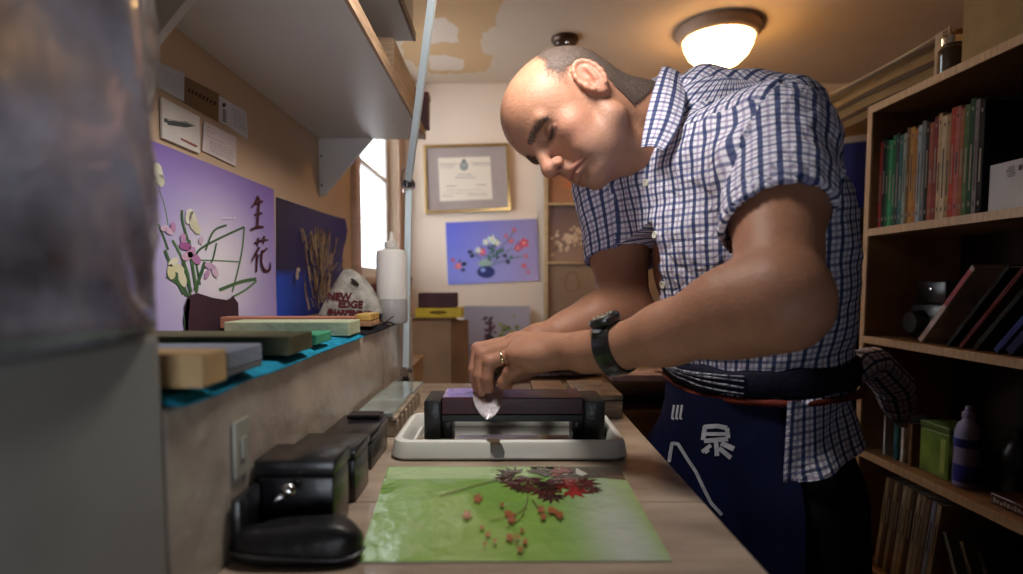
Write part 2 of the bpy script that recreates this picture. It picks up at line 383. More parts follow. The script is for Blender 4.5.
def torn(b, cx, cy, z, wx, wy, th, rz, m=0, wav=.004, n=10):
    R = Matrix.Rotation(rz, 3, 'Z'); top = []; 
    for j in range(n+1):
        row = []
        for i in range(n+1):
            x = (i/n-.5)*wx; y = (j/n-.5)*wy; p = R@Vector((x, y, 0)); q = abs(noise.noise(Vector((cx*9+x*14, cy*7+y*14, z*50))))
            row.append(Vector((cx+p.x, cy+p.y, z+q*wav)))
        top.append(row)
    o = len(b.v); fs = []
    N = n+1
    vs = [p for r in top for p in r]+[p+Vector((0, 0, -th)) for r in top for p in r]
    for j in range(n):
        for i in range(n):
            a = j*N+i; fs.append((a, a+1, a+N+1, a+N)); a += N*N; fs.append((a+N, a+N+1, a+1, a))
    for i in range(n):
        for s, f in ((i, 0), (n*N+i, 1)):
            a = (s, s+1, s+1+N*N, s+N*N); fs.append(a if f else a[::-1])
        for s, f in ((i*N, 1), (i*N+n, 0)):
            a = (s, s+N, s+N+N*N, s+N*N); fs.append(a if f else a[::-1])
    return b.add(vs, fs, m)
m_news = mat('newsprint', (.62, .55, .54), .7, var=.35, scale=60, col2=(.16, .13, .14), stretch=(1, 5, 1), detail=8)
m_news2 = mat('newsprint_pink', (.66, .50, .48), .7, var=.2, scale=25, col2=(.40, .28, .28))
cols = [('folded newspaper lying on the cabinet behind the bench', .12, 1.64, .28, .24, .12, m_news), ('pinkish magazine fanned over the newspaper behind the bench', .11, 1.62, .28, .22, -.25, m_news2)]
z = cz+.001
for lab, x, y, wx, wy, rz, mm in cols:
    single('newspaper', torn(B(), x, y, z+.012, wx, wy, .010, rz, wav=.012), mm, lab, 'newspaper', smooth=SM); z += .026
single('newspaper', torn(B(), .06, 1.56, z+.010, .20, .16, .004, .4, wav=.016), m_news, 'crumpled newsprint sheet topmost on the pile behind the bench', 'newspaper', smooth=SM)
# pinkish board with a hole, lying at the right of the papers
b = B(); n = 24; ring = []; pts = []
yb = 1.50; zb = cz+.001
x0, x1 = .278, .465
outl = [(x0, 1.455), (x0+.05, 1.45), (x1-.02, 1.45), (x1, 1.47), (x1-.005, 1.53), (x1-.05, 1.56), (x0, 1.55)]
bm = bmesh.new()
vs = [bm.verts.new((x, y, zb+.018)) for x, y in outl]; hs = [bm.verts.new((x1-.045+.016*math.cos(a), 1.50+.022*math.sin(a), zb+.018)) for a in [2*math.pi*k/16 for k in range(16)]]
es = [bm.edges.new((vs[i], vs[(i+1) % len(vs)])) for i in range(len(vs))]+[bm.edges.new((hs[i], hs[(i+1) % 16])) for i in range(16)]
bmesh.ops.triangle_fill(bm, edges=es, use_beauty=True)
r = bmesh.ops.extrude_face_region(bm, geom=bm.faces[:]); [v.co.__setitem__(2, v.co.z-.016) for v in r['geom'] if isinstance(v, bmesh.types.BMVert)]
bm.verts.index_update(); b.add([v.co for v in bm.verts], [[v.index for v in f.verts] for f in bm.faces]); bm.free()
single('drilled_board', b, m_news2, 'pinkish board with a round hole beside the newspapers', 'board')

m_card = mat('brown_cardboard', (.48, .31, .19), .7, var=.12, scale=8)
m_card2 = mat('dark_cardboard', (.33, .20, .12), .7, var=.2, scale=8)
t = thing('cardboard_box', (-.25, 1.90, 0), 'tall brown cardboard carton under the yellow box', 'box')
ca, cb = P(412, 318, 1.80), P(441, 318, 1.72)
top = ca.z
stand = thing('side_table', (-.24, 1.84, 0), 'small white table holding the tall carton beyond the bench', 'table')
obj('top', B().box((-.40, 1.79, .58), (-.06, 2.08, .60), bev=.003), m_lam, stand)
for x in (-.39, -.10):
    for y in (1.80, 2.04): obj('leg', B().box((x, y, 0), (x+.03, y+.03, .579)), m_lam, stand)
WLOC[t.name] = Vector((-.25, 1.90, .601)); t.location = (-.25, 1.90, .601)
obj('carton_body', B().box((-.365, 1.80, .601), (-.175, 2.02, top-.004)), m_card, t)
obj('side_flap', B().prism([(-.174, 1.80, .601), (-.125, 1.90, .601), (-.125, 1.90, top-.012), (-.174, 1.80, top-.006)], (-.003, .004, 0)), m_card2, t)
obj('flap', B().box((-.37, 1.79, top-.004), (-.17, 2.03, top), bev=.001), m_card2, t)
t = thing('tape_box', (-.21, 1.86, top), 'yellow and maroon cardboard box on the tall carton', 'box')
z1 = P(440, 308, 1.80).z; z2 = P(440, 293, 1.80).z
obj('yellow_tray', B().box((-.29, 1.80, top+.001), (-.14, 1.92, z1), bev=.002), mat('yellow_card', (.85, .62, .05), .5, var=.1), t, label='bright yellow tray with a dark oval mark')
obj('mark', B().ell((-.215, 1.799, (top+z1)/2+.002), (.028, .0012, .006)), mat('dark_print', (.25, .17, .02), .6), t)
obj('maroon_lid', B().box((-.28, 1.805, z1+.001), (-.16, 1.915, z2), bev=.002), m_mar, t)
# maroon cloth bag under the window
def lump(b, c, r, seed, amp=.12, m=0, sq=.6, sc_=6):
    vs = []; u, v = 28, 18; c = Vector(c)
    rings = []
    for j in range(v+1):
        th = math.pi*(.02+.96*j/v); ring = []
        for i in range(u):
            a = 2*math.pi*i/u; f = lambda q: math.copysign(abs(q)**sq, q)
            p = Vector((f(math.sin(th))*f(math.cos(a)), f(math.sin(th))*f(math.sin(a)), f(math.cos(th))))
            k = 1+amp*noise.noise(p*sc_*.3+Vector((seed, 0, 0)))+amp*.4*noise.noise(p*sc_+Vector((seed, 3, 0)))
            ring.append(c+Vector((p.x*r[0], p.y*r[1], p.z*r[2]))*k)
        rings.append(ring)
    return b.loft(list(reversed(rings)), m)
t = thing('cloth_bag', (-.42, 1.66, LZ-.3), 'maroon cloth bag heaped under the window', 'bag')
m_cloth = mat('maroon_cloth', (.20, .045, .06), .85, var=.35, scale=18, bump=.5, bscale=60)
obj('bag_body', lump(B(), (-.385, 1.585, CZ-.112), (.088, .10, .102), 3), m_cloth, t, smooth=True)
obj('strap', B().tube([(-.33, 1.55, CZ-.01), (-.30, 1.56, CZ+.022), (-.27, 1.60, CZ+.01), (-.28, 1.63, CZ-.03)], .006), m_cloth, t, smooth=True)
t2 = thing('wooden_crate', (-.41, 1.62, 0), 'pale wooden crate under the maroon bag below the window', 'crate')
zc = CZ-.232
for k, (lo, hi) in enumerate((((-.515, 1.43, 0), (-.25, 1.445, zc)), ((-.515, 1.72, 0), (-.30, 1.735, zc)), ((-.515, 1.446, 0), (-.50, 1.719, zc)), ((-.27, 1.446, 0), (-.255, 1.719, zc)))): obj('side_panel', B().box(lo, hi), m_card, t2)
obj('top_panel', B().box((-.518, 1.425, zc), (-.25, 1.74, zc+.006)), m_card, t2)
b = B()

# ================================================================== BACK WALL PICTURES
gold = mat('gold_frame', (.75, .52, .22), .25, .9, var=.1)
py_ = BY-.002
mb = lambda x, y: P(x, y, BY-.012)
t = thing('framed_diploma', P(466, 212, BY-.01), 'gold framed diploma in a mauve mount on the back wall', 'picture')
quad = [(423, 145), (508, 143), (511, 210), (425, 213.5)]
inn = [(425.5, 147.8), (505.8, 145.6), (508.2, 207.4), (427.6, 211)]
fr = B(); 
for i in range(4):
    a, c, d, e = quad[i], quad[(i+1) % 4], inn[(i+1) % 4], inn[i]
    fr.prism([P(*q, BY-.024) for q in (a, c, d, e)], (0, .02, 0))
obj('frame', fr, gold, t)
obj('mount', B().prism([P(*q, BY-.014) for q in inn], (0, .008, 0)), mat('mauve_mount', (.36, .29, .27), .6, var=.04), t)
pic = Pic((0, -1, 0), lambda x, y: P(x, y, BY-.0145))
cert = [(438, 158), (490, 156.5), (492.5, 199), (440, 201.5)]
pic.grid(cert, lambda u, v: (.72, .62, .50), 4, 4); pic.layer()
pic.oval(464, 166, 4.2, 4.6, (.12, .14, .14)); pic.layer(); pic.oval(464, 166, 2.6, 3, (.45, .45, .40)); pic.oval(464, 160.5, 2, 1.6, (.14, .15, .15)); pic.layer(); pic.oval(464, 166.5, 1.2, 1.8, (.15, .17, .17))
for (xa, xb, y, ww) in ((440, 458, 164, .9), (440, 456, 166, .5), (441, 454, 168, .5), (470, 490, 163.2, .9), (472, 490, 165.5, .5), (458, 472, 174.5, .8), (455, 476, 177.5, .9), (446, 456, 186, .8), (476, 486, 185, .8), (448, 482, 190, .4), (442, 453, 196, .6), (468, 488, 195, .6), (444, 486, 193, .4)):
    x = xa
    while x < xb:
        q = min(xb, x+rnd.uniform(1, 3)); pic.line([(x, y), (q, y-.06)], ww, (.25, .20, .17)); x = q+.5
pic.make('certificate', t, .5, label='cream certificate with a dark crest and fine print')

def flower(p, x, y, r, col, col2, n=6, rot=0):
    for i in range(n):
        a = 360*i/n+rot; p.oval(x+r*.55*math.cos(math.radians(a)), y+r*.55*math.sin(math.radians(a)), r*.55, r*.33, tuple(c*rnd.uniform(.8, 1.15) for c in col), a, 8)
    p.layer(); p.oval(x, y, r*.28, r*.28, col2, 0, 7)
# blue picture
q = [(445.5, 222.5), (537, 218.5), (539.5, 280.5), (448, 285)]
t = thing('flower_picture', P(491, 284, BY-.004), 'blue and mauve flower picture pinned below the diploma', 'picture')
obj('paper', B().prism([P(*k, BY-.005) for k in q], (0, .003, 0)), m_white, t)
pic = Pic((0, -1, 0), lambda x, y: P(x, y, BY-.0052))
lerp = lambda a, c, t: tuple(a[i]*(1-t)+c[i]*t for i in range(3))
pic.grid(q, lambda u, v: lerp(lerp((.10, .12, .62), (.26, .22, .40), u), lerp((.25, .30, .85), (.42, .34, .62), u), v), 10, 8); pic.layer()
for i in range(34):
    x, y = 486+rnd.gauss(6, 13), 248+rnd.gauss(2, 6); pic.oval(x, y, rnd.uniform(1, 3.2), rnd.uniform(.7, 1.8), rnd.choice([(.03, .10, .07), (.05, .18, .10), (.02, .03, .09), (.10, .22, .14)]), rnd.uniform(0, 180), 8)
pic.layer()
for (a, c) in (((487, 268), (480, 245)), ((488, 268), (497, 238)), ((489, 266), (512, 248)), ((489, 266), (522, 256)), ((487, 266), (470, 252)), ((500, 250), (514, 231))): pic.line([a, ((a[0]+c[0])/2+1, (a[1]+c[1])/2-1), c], .8, (.05, .13, .08))
pic.layer()
pic.oval(486, 272, 9, 6.2, (.01, .02, .16)); pic.layer(); pic.oval(483, 270, 2.5, 2, (.25, .35, .8)); pic.oval(485, 263, 7, 4, (.30, .42, .36), 0, 12, .5)
for x, y, r, cc in ((482, 252, 4.2, (.75, .10, .18)), (524, 243, 5, (.72, .06, .10)), (518, 248, 4, (.60, .05, .10)), (514, 230, 2.6, (.60, .06, .10)), (506, 236, 2.4, (.55, .08, .14)), (526, 256, 2.4, (.65, .10, .15)), (524, 266, 3, (.6, .10, .2)), (528, 272, 2, (.6, .08, .15)), (458, 266, 3.6, (.80, .16, .20)), (453, 260, 2, (.6, .06, .16)), (511, 241, 3, (.5, .05, .1))): flower(pic, x, y, r, cc, (.85, .5, .4), 5, rnd.uniform(0, 70))
for x, y, r in ((492, 240, 4.5), (486, 242, 3.4), (478, 250, 3.2), (497, 243, 3)): flower(pic, x, y, r, (.75, .76, .70), (.6, .55, .3), 5)
for x, y in ((464, 264), (472, 256), (505, 256), (463, 270), (508, 262), (470, 252)): pic.oval(x, y, 2.4, 1.8, (.015, .02, .06))
pic.make('print', t, .3)
# grey flower picture leaning at the foot of the back wall
q = [(464, 306), (530, 306), (531, 392), (463, 392)]
t = thing('flower_picture', P(497, 400, BY-.09), 'grey flower picture leaning on the back wall under the blue one', 'picture')
lean = lambda x, y, o=0: P(x, y, BY-.03-.05*(y-306)/94-o)
obj('board', B().prism([lean(*k) for k in q], (0, .006, 0)), mat('grey_board', (.25, .22, .22), .5), t)
pic = Pic((0, -1, 0), lambda x, y: lean(x, y, .0004))
pic.grid(q, lambda u, v: lerp((.24, .21, .26), (.36, .32, .38), u*.6+.2) if v < .8 else (.3, .26, .28), 8, 8); pic.layer()
for i in range(30): pic.oval(490+rnd.gauss(0, 3.2), 330+rnd.gauss(0, 9), rnd.uniform(1.5, 3.4), rnd.uniform(1, 2), rnd.choice([(.05, .01, .03), (.09, .02, .05), (.03, .02, .02)]), rnd.uniform(0, 180), 8)
for i in range(30): pic.oval(510+rnd.gauss(0, 4.5), 330+rnd.gauss(0, 6), rnd.uniform(1.5, 3.6), rnd.uniform(.8, 1.6), rnd.choice([(.16, .20, .03), (.22, .27, .05), (.08, .11, .02)]), rnd.uniform(0, 180), 8)
pic.oval(500, 352, 20, 7, (.08, .04, .05)); pic.make('print', t, .35)
# tall display of three flower pictures with gilt strips
t = thing('picture_display', P(600, 335, BY-.02), 'tall gilt edged display of three brown flower pictures on the back wall', 'picture')
m_gilt = mat('gilt_strip', (.70, .50, .28), .35, .5)
obj('backing', B().prism([P(*k, BY-.02) for k in ((546, 120), (668, 120), (668, 345), (546, 345))], (0, .017, 0)), mat('brown_backing', (.20, .12, .07), .5), t)
for (a, c) in (((544, 120), (548, 345)), ((668, 120), (671, 345))): obj('upright', B().prism([P(a[0], a[1], BY-.035), P(c[0], a[1], BY-.035), P(c[0], c[1], BY-.035), P(a[0], c[1], BY-.035)], (0, .014, 0)), m_gilt, t)
for y in (146, 204, 263): obj('crossbar', B().prism([P(548.5, y-1.3, BY-.034), P(667.5, y-1.3, BY-.034), P(667.5, y+1, BY-.034), P(548.5, y+1, BY-.034)], (0, .013, 0)), m_gilt, t)
pic = Pic((0, -1, 0), lambda x, y: P(x, y, BY-.0205))
for (y0, y1, c0, c1) in ((148, 202, (.22, .10, .05), (.36, .17, .09)), (206, 261, (.13, .085, .09), (.34, .21, .15)), (265, 344, (.32, .22, .15), (.22, .13, .08))):
    pic.grid([(550, y0), (666, y0), (666, y1), (550, y1)], lambda u, v, c0=c0, c1=c1: lerp(c0, c1, v), 3, 6)
pic.layer()
for i in range(40): a = rnd.uniform(0, 6.3); pic.line([(574, 182), (574+14*math.cos(a), 182+8*math.sin(a))], .7, rnd.choice([(.62, .20, .08), (.5, .12, .05), (.7, .35, .15)]))
for k in range(3): pic.line([(552, 252), (562, 246-k*2), (575, 244-k*4), (588, 232-k*3), (600, 226)], .8, (.16, .10, .07))
pic.layer()
for i in range(85):
    u = rnd.random(); pic.oval(554+46*u+rnd.gauss(0, 2), 246-18*u+rnd.gauss(0, 5), rnd.uniform(1.3, 2.8), rnd.uniform(1, 2), rnd.choice([(.66, .50, .34), (.56, .40, .26), (.72, .58, .42)]), rnd.uniform(0, 180), 7)
pts = [(572+7*math.cos(a)*(1+.1*math.sin(3*a)), 282+10*math.sin(a)) for a in [6.283*k/20 for k in range(21)]]
pic.line(pts, 1.8, (.24, .14, .07)); pic.layer()
for i in range(70): pic.oval(616+rnd.gauss(0, 11), 306+rnd.gauss(0, 6), rnd.uniform(1.5, 4.5), rnd.uniform(.8, 1.6), rnd.choice([(.10, .14, .05), (.18, .22, .09), (.07, .09, .04), (.34, .14, .10)]), rnd.uniform(0, 180), 8)
for i in range(6): flower(pic, 606+rnd.gauss(0, 12), 306+rnd.gauss(0, 7), 3, (.62, .42, .36), (.5, .2, .1), 5)
pic.make('pictures', t, .4)

# ================================================================== LEFT WALL PICTURES AND PAPERS
EPS = .0025
ml = lambda x, y: PX(x, y, WX+EPS)
NX = Vector((1, 0, 0))
def q2(y0, y1, z0, z1): return [(y0, z1), (y1, z1), (y1, z0), (y0, z0)]
t = thing('flower_poster', (WX, 1.0, LZ+.002), 'large lilac poster of orchids with brushed characters on the left wall', 'poster')
obj('paper', B().box((WX+.0005, .70, LZ+.003), (WX+EPS, 1.268, CZ+.207)), m_white, t)
pic = Pic(NX, lambda x, y: PX(x, y, WX+EPS))
m3 = pic.mp
def mixq(y, z): return Vector((WX+EPS, y, CZ+z))
pic.mp = lambda y, z: mixq(y, z)
def bgc(u, v):
    c = lerp((.26, .17, .62), (.40, .33, .72), v); gl = math.exp(-(((u-.55)/.28)**2+((v-.62)/.4)**2))
    return lerp(c, (.88, .86, .95), gl)
pic.grid([(.70, .207), (1.268, .207), (1.268, -.086), (.70, -.086)], bgc, 16, 12)
def back(px, py): h = PX(px, py, WX+EPS); return (h.y, h.z-CZ)
pic.mp = lambda x, y: PX(x, y, WX+EPS); pic.layer()
G = (.05, .13, .06); G2 = (.10, .24, .10)
for pts, w_ in (([(159, 190), (164, 204), (168, 225)], 1), ([(168, 250), (163, 236), (158, 224)], 2.4), ([(200, 285), (196, 262), (199, 250), (220, 238), (244, 227)], 2.2), ([(244, 227), (241, 255), (232, 292)], 1.6), ([(198, 260), (225, 261), (240, 262)], 1.2), ([(219, 290), (240, 282), (256, 279)], 3.4), ([(232, 297), (245, 290), (256, 281)], 2), ([(197, 290), (200, 272), (211, 262), (216, 243)], 1.6), ([(190, 296), (188, 275), (180, 255), (172, 240)], 2), ([(188, 296), (178, 284), (166, 276)], 3), ([(205, 250), (213, 231), (226, 225)], 1.8), ([(194, 290), (200, 275), (204, 262)], 3), ([(186, 296), (182, 285), (170, 266)], 3.4), ([(183, 294), (176, 280), (164, 250)], 2.5), ([(187, 240), (182, 222), (181, 210)], 2), ([(196, 292), (192, 268), (188, 240)], 2.6), ([(190, 292), (184, 270), (182, 256)], 3)):
    # widths are authored in picture pixels
    pic.line(pts, w_, rnd.choice([G, G2, G, (.07, .17, .07)]))
pic.layer()
for x, y, a, c, rt, col in ((157, 172, 10, 4.6, 75, (.74, .74, .62)), (159, 180, 7, 4, 70, (.66, .68, .50)), (192, 221, 10, 4, 80, (.76, .75, .60)), (188, 216, 8, 4, 100, (.80, .80, .70)), (195, 228, 7, 3.5, 60, (.70, .70, .50)), (168, 231, 5, 3, 30, (.70, .48, .66)), (163, 228, 4, 3, 150, (.74, .55, .70)), (172, 227, 5, 2.5, 80, (.55, .28, .52)), (184, 246, 6, 4, 20, (.40, .12, .34)), (190, 252, 6, 4, 110, (.60, .32, .55)), (195, 259, 6, 4, 50, (.52, .22, .48)), (186, 256, 6, 4, 150, (.68, .42, .60)), (182, 238, 5, 3, 90, (.55, .30, .52)), (176, 268, 8, 4.4, 30, (.74, .72, .48)), (170, 272, 8, 4, 80, (.70, .68, .42)), (181, 278, 9, 4, 75, (.76, .74, .55)), (172, 262, 6, 3.6, 140, (.80, .78, .60)), (209, 266, 6, 3, 20, (.62, .42, .66)), (214, 272, 6, 3, 70, (.70, .52, .70)), (206, 274, 5, 2.6, 110, (.55, .34, .58)), (200, 240, 4, 2.4, 100, (.68, .50, .66))):
    pic.oval(x, y, a, c, col, rt, 12, .18)
pic.layer()
pic.poly([(184, 333), (183, 306), (187, 296), (196, 293), (212, 298), (226, 300), (232, 296), (237, 303), (238, 333)], (.045, .02, .035))
pic.poly([(184, 333), (182, 320), (186, 298), (189, 300), (187, 320), (187, 333)], (.05, .12, .06))
INK = (.055, .008, .025)
for pts, w_ in (([(257, 196), (254, 203), (250, 208)], [1.5, 1.3, .6]), ([(252, 205), (259, 202), (262, 201)], [1, 1.5, .8]), ([(258, 198), (257, 212), (256, 227)], [1, 1.6, 1.3]), ([(253, 215), (261, 213)], [1, 1.4]), ([(249, 230), (257, 227), (263, 227)], [1.1, 1.8, .8]),
                ([(253, 243), (262, 240), (267, 240)], [1, 1.4, .7]), ([(257, 238), (256, 246)], [1.5, .8]), ([(263, 236), (262, 244)], [1.3, .7]), ([(258, 247), (253, 256), (250, 262)], [1.4, 1.2, .5]), ([(256, 254), (255, 272)], [1.3, 1]), ([(266, 248), (261, 253), (258, 256)], [1.2, 1, .6]), ([(261, 250), (260, 262), (263, 270), (268, 270), (269, 262)], [1.2, 1.2, 1.6, 1.4, .5])):
    pic.line(pts, [x*1.75 for x in w_], INK)
for k in range(4): pic.line([(221+k*3.6, 218), (223+k*3.6, 218)], 1, (.85, .82, .9))
pic.make('print', t, .55)
# indigo poster, slightly curled
def curl(px, py, off=0):
    h = PX(px, py, WX+.002); return Vector((h.x+off+.012*max(0, (px-325)/17)**2*(0.5+.5*math.sin(py*.09)), h.y, h.z))
t = thing('flower_poster', PX(300, 318, WX), 'deep indigo poster with dried golden stems on the left wall', 'poster')
def gridsheet(b, f, nu, nv, n, th):
    N = nu+1; vs = [f(i/nu, j/nv) for j in range(nv+1) for i in range(N)]; M = len(vs); vs += [v-Vector(n)*th for v in vs]; fs = []
    for j in range(nv):
        for i in range(nu): a = j*N+i; fs += [(a, a+1, a+N+1, a+N), (a+N+M, a+N+1+M, a+1+M, a+M)]
    for i in range(nu): fs += [(i+1, i, i+M, i+1+M), (nv*N+i, nv*N+i+1, nv*N+i+1+M, nv*N+i+M)]
    for j in range(nv): fs += [(j*N, j*N+N, j*N+N+M, j*N+M), (j*N+nu+N, j*N+nu, j*N+nu+M, j*N+nu+N+M)]
    return b.add(vs, fs)
def iq(u, v):
    xl, xr = 276.5, 342+1.5*math.sin(v*9); return (xl+(xr-xl)*u, (197+(219-197)*u)*(1-v)+(322+(308-322)*u)*v)
obj('paper', gridsheet(B(), lambda u, v: curl(*iq(u, v)), 14, 8, NX, .0012), mat('indigo_paper', (.03, .02, .12), .4), t)
pic = Pic(NX, lambda x, y: curl(x, y, .0004))
pic.grid([iq(0, 0), iq(1, 0), iq(1, 1), iq(0, 1)], lambda u, v: lerp((.014, .012, .045), (.03, .025, .22), u) if v < .6 else lerp((.01, .08, .62), (.01, .02, .16), min(1, u*1.5)), 16, 14); pic.layer()
for i in range(170):
    x = rnd.gauss(318, 7); y = rnd.uniform(240, 312); l = rnd.uniform(8, 22); dx = (x-316)*.25+rnd.uniform(-2, 2)
    pic.line([(x, y), (x+dx*.5, y-l*.5), (x+dx+rnd.uniform(-1.5, 1.5), max(228, y-l))], rnd.uniform(.4, 1.2), rnd.choice([(.42, .30, .16), (.30, .20, .10), (.55, .44, .28), (.10, .06, .05)]))
pic.layer(); pic.oval(290, 275, 1.5, 5, (.45, .36, .25)); pic.oval(291, 270, 2, 2.5, (.55, .45, .3))
pic.make('print', t, .55)
# papers pinned to the wall
def paper(quad, lab, col, marks, name='note', cat='paper', th=.0008, out=.002):
    t = thing(name, PX(*quad[3], WX), lab, cat)
    f = lambda x, y: PX(x, y, WX+out+.0012)
    obj('sheet', B().prism([f(*k)-NX*th for k in quad], NX*th), mat('paper_%02d%02d%02d' % tuple(int(c*99) for c in col), col, .6, var=.05), t)
    pic = Pic(NX, f); marks(pic); pic.make('print', t, .6); return t
def tl(quad, rows, c=(.22, .22, .28), w=.7):
    def f(p):
        for (u0, u1, v) in rows:
            u = u0
            while u < u1:
                e = min(u1, u+rnd.uniform(.04, .16)); g = lambda u, v: tuple((quad[0][i]*(1-u)+quad[1][i]*u)*(1-v)+(quad[3][i]*(1-u)+quad[2][i]*u)*v for i in (0, 1))
                p.line([g(u, v), g(e, v)], w, c); u = e+.03
    return f
q1 = [(143, 54), (184.5, 74), (184, 101.5), (142, 79)]
paper(q1, 'white printed note, topmost and nearest on the left wall', (.66, .72, .82), tl(q1, [(.5, .8, .25+.09*i) for i in range(7)]+[(.3, .42, .1)], (.45, .5, .6), .5))
qq = [(184.5, 76), (219, 94), (218.5, 121.5), (184, 102)]
paper(qq, 'brown strip with dark lettering between two white notes', (.26, .17, .09), lambda p: [p.line([(188+i*3.6, 89.5+i*1.9), (190.3+i*3.6, 90.7+i*1.9)], rnd.uniform(3, 4.5), (.07, .04, .03)) for i in range(8)], name='wooden_plaque', cat='plaque', th=.002)
q3 = [(219, 95.5), (246.5, 112), (248, 139.5), (219, 120.5)]
def m3f(p):
    p.oval(224, 105, 2, 2.4, (.06, .06, .08)); tl(q3, [(.5, .92, .2+.1*i) for i in range(7)], (.3, .33, .4), .6)(p)
    for i in range(6): p.line([(222.5, 109+i*2.2), (226, 111.3+i*2.2)], 1.2, (.10, .11, .15))
paper(q3, 'white business card with black logo beside the brown strip', (.74, .78, .86), m3f)
q4 = [(161.5, 97), (199.5, 117), (200, 153.5), (162.5, 137.5)]
def m4f(p):
    p.poly([(164, 118), (167, 118.5), (168, 120.5), (186, 121.5), (195.5, 126), (186, 127.5), (168, 125), (167, 123), (164, 121.5)], (.10, .13, .14)); p.layer()
    p.line([(167, 119.3), (187, 123), (195, 126)], .8, (.45, .5, .5)); p.poly([(180, 137.5), (198, 146), (196, 147.5), (181, 140)], (.34, .10, .10))
paper(q4, 'white card picturing a dark kitchen knife on the left wall', (.86, .84, .82), m4f, out=.004, th=.003)
q5 = [(204, 121), (236.5, 137.5), (236, 166.5), (202.5, 150.5)]
paper(q5, 'pale pink typed letter below the business card', (.80, .73, .78), tl(q5, [(.1, .35, .12), (.1, .4, .22), (.1, .3, .3), (.1, .6, .42)]+[(.2, .9, .55+.08*i) for i in range(5)], (.42, .36, .42), .6))
# ================================================================== ON THE LEDGE
m_towel = mat('turquoise_towel', (.015, .32, .52), .9, var=.25, scale=40, bump=1, bscale=220)
def strip(b, y0, y1, xf, z0, amp, n=60, m=0, x_in=-.40, seed=0):
    rows = []
    for i in range(n+1):
        y = y0+(y1-y0)*i/n; e = xf+.006*noise.noise(Vector((y*9, seed, 0))); h = z0+amp*(.5+.5*noise.noise(Vector((y*12, seed+3, 0))))
        q = 1 if 0 < i < n else .4
        prof = [(x_in, z0+.0005), (x_in, z0+.005*q), (e-.06, z0+.007*q), (e-.02, h+.003*q), (e-.006, h+.002*q), (e+.004, h-.004), (e+.005, z0-.0002+.001), (e-.001, z0+.0005)]
        rows.append([Vector((p[0], y, p[1])) for p in prof])
    return b.loft(rows, m)
single('towel', strip(B(), .40, .93, LX+.004, LZ+.0008, .006), m_towel, 'turquoise towel spread under the sharpening stones on the ledge', 'towel', smooth=True)
single('towel', strip(B(), .95, 1.22, LX+.002, LZ+.0008, .004, seed=5), mat('black_cloth', (.012, .012, .02), .85, var=.2, bump=.6), 'black cloth under the far stones on the ledge', 'cloth', smooth=True)
def stone(lab, x0, x1, y0, y1, z0, h, mats, rz=0, bev=.0015, parts=None, group=None):
    zz = z0
    if len(mats) == 1:
        return single('sharpening_stone', B().box((x0, y0, zz), (x1, y1, zz+h), bev=bev, rz=rz), mats[0], lab, 'whetstone', 'sharpening stones along the ledge')
    t = thing('sharpening_stone', ((x0+x1)/2, (y0+y1)/2, zz), lab, 'whetstone', 'sharpening stones along the ledge')
    obj('base_layer', B().box((x0, y0, zz), (x1, y1, zz+h*parts-.0002), bev=bev, rz=rz), mats[1], t); obj('grit_layer', B().box((x0, y0, zz+h*parts), (x1, y1, zz+h), bev=bev, rz=rz), mats[0], t)
    return t
S0 = LZ+.0115
sm = lambda n, c, v=.15: mat('stone_'+n, c, .65, var=v, scale=14, bump=.25, bscale=160)
stone('tan sharpening stone nearest on the turquoise towel', -.40, -.226, .415, .452, S0, .026, [sm('tan', (.50, .33, .16))])
stone('blue grey sharpening stone behind the tan stone', -.43, -.231, .462, .530, S0, .0215, [sm('bluegrey', (.22, .25, .32)), sm('darkgrey', (.13, .14, .15))], parts=.25)
stone('long olive brown sharpening stone beside a small green one', -.46, -.232, .600, .672, S0, .021, [sm('olive', (.12, .115, .06), .3)])
t = stone('small bright green sharpening stone between olive and pale ones', -.31, -.238, .705, .765, S0, .013, [sm('green', (.06, .30, .17))])
stone('long pale green sharpening stone in front of the wooden tray', -.433, -.240, .860, .925, S0-.004, .022, [sm('palegreen', (.52, .57, .38))])
b = B()
for i in range(3): b.box((-.47, 1.0+i*.024, LZ+.012), (-.262, 1.021+i*.024, LZ+.034), bev=.001)
stone('reddish pink sharpening stone behind the pale green one', -.49, -.262, .96, .99, S0, .0195, [sm('red', (.52, .22, .15))])
t = thing('stone_tray', (-.36, 1.04, S0), 'yellow wooden tray at the far end of the stone row', 'tray')
m_yel = mat('yellow_wood', (.62, .38, .10), .5, var=.2, scale=6, stretch=(2, 12, 2))
obj('base', B().box((-.50, .998, S0), (-.24, 1.07, S0+.009), bev=.001), mat('tan_wood', (.50, .27, .14), .55, var=.2), t)
obj('end_block', B().box((-.268, 1.0, S0+.0095), (-.24, 1.068, S0+.022), bev=.002), m_yel, t); obj('rail', B().box((-.50, 1.0, S0+.0095), (-.27, 1.02, S0+.0175), bev=.001), m_yel, t)
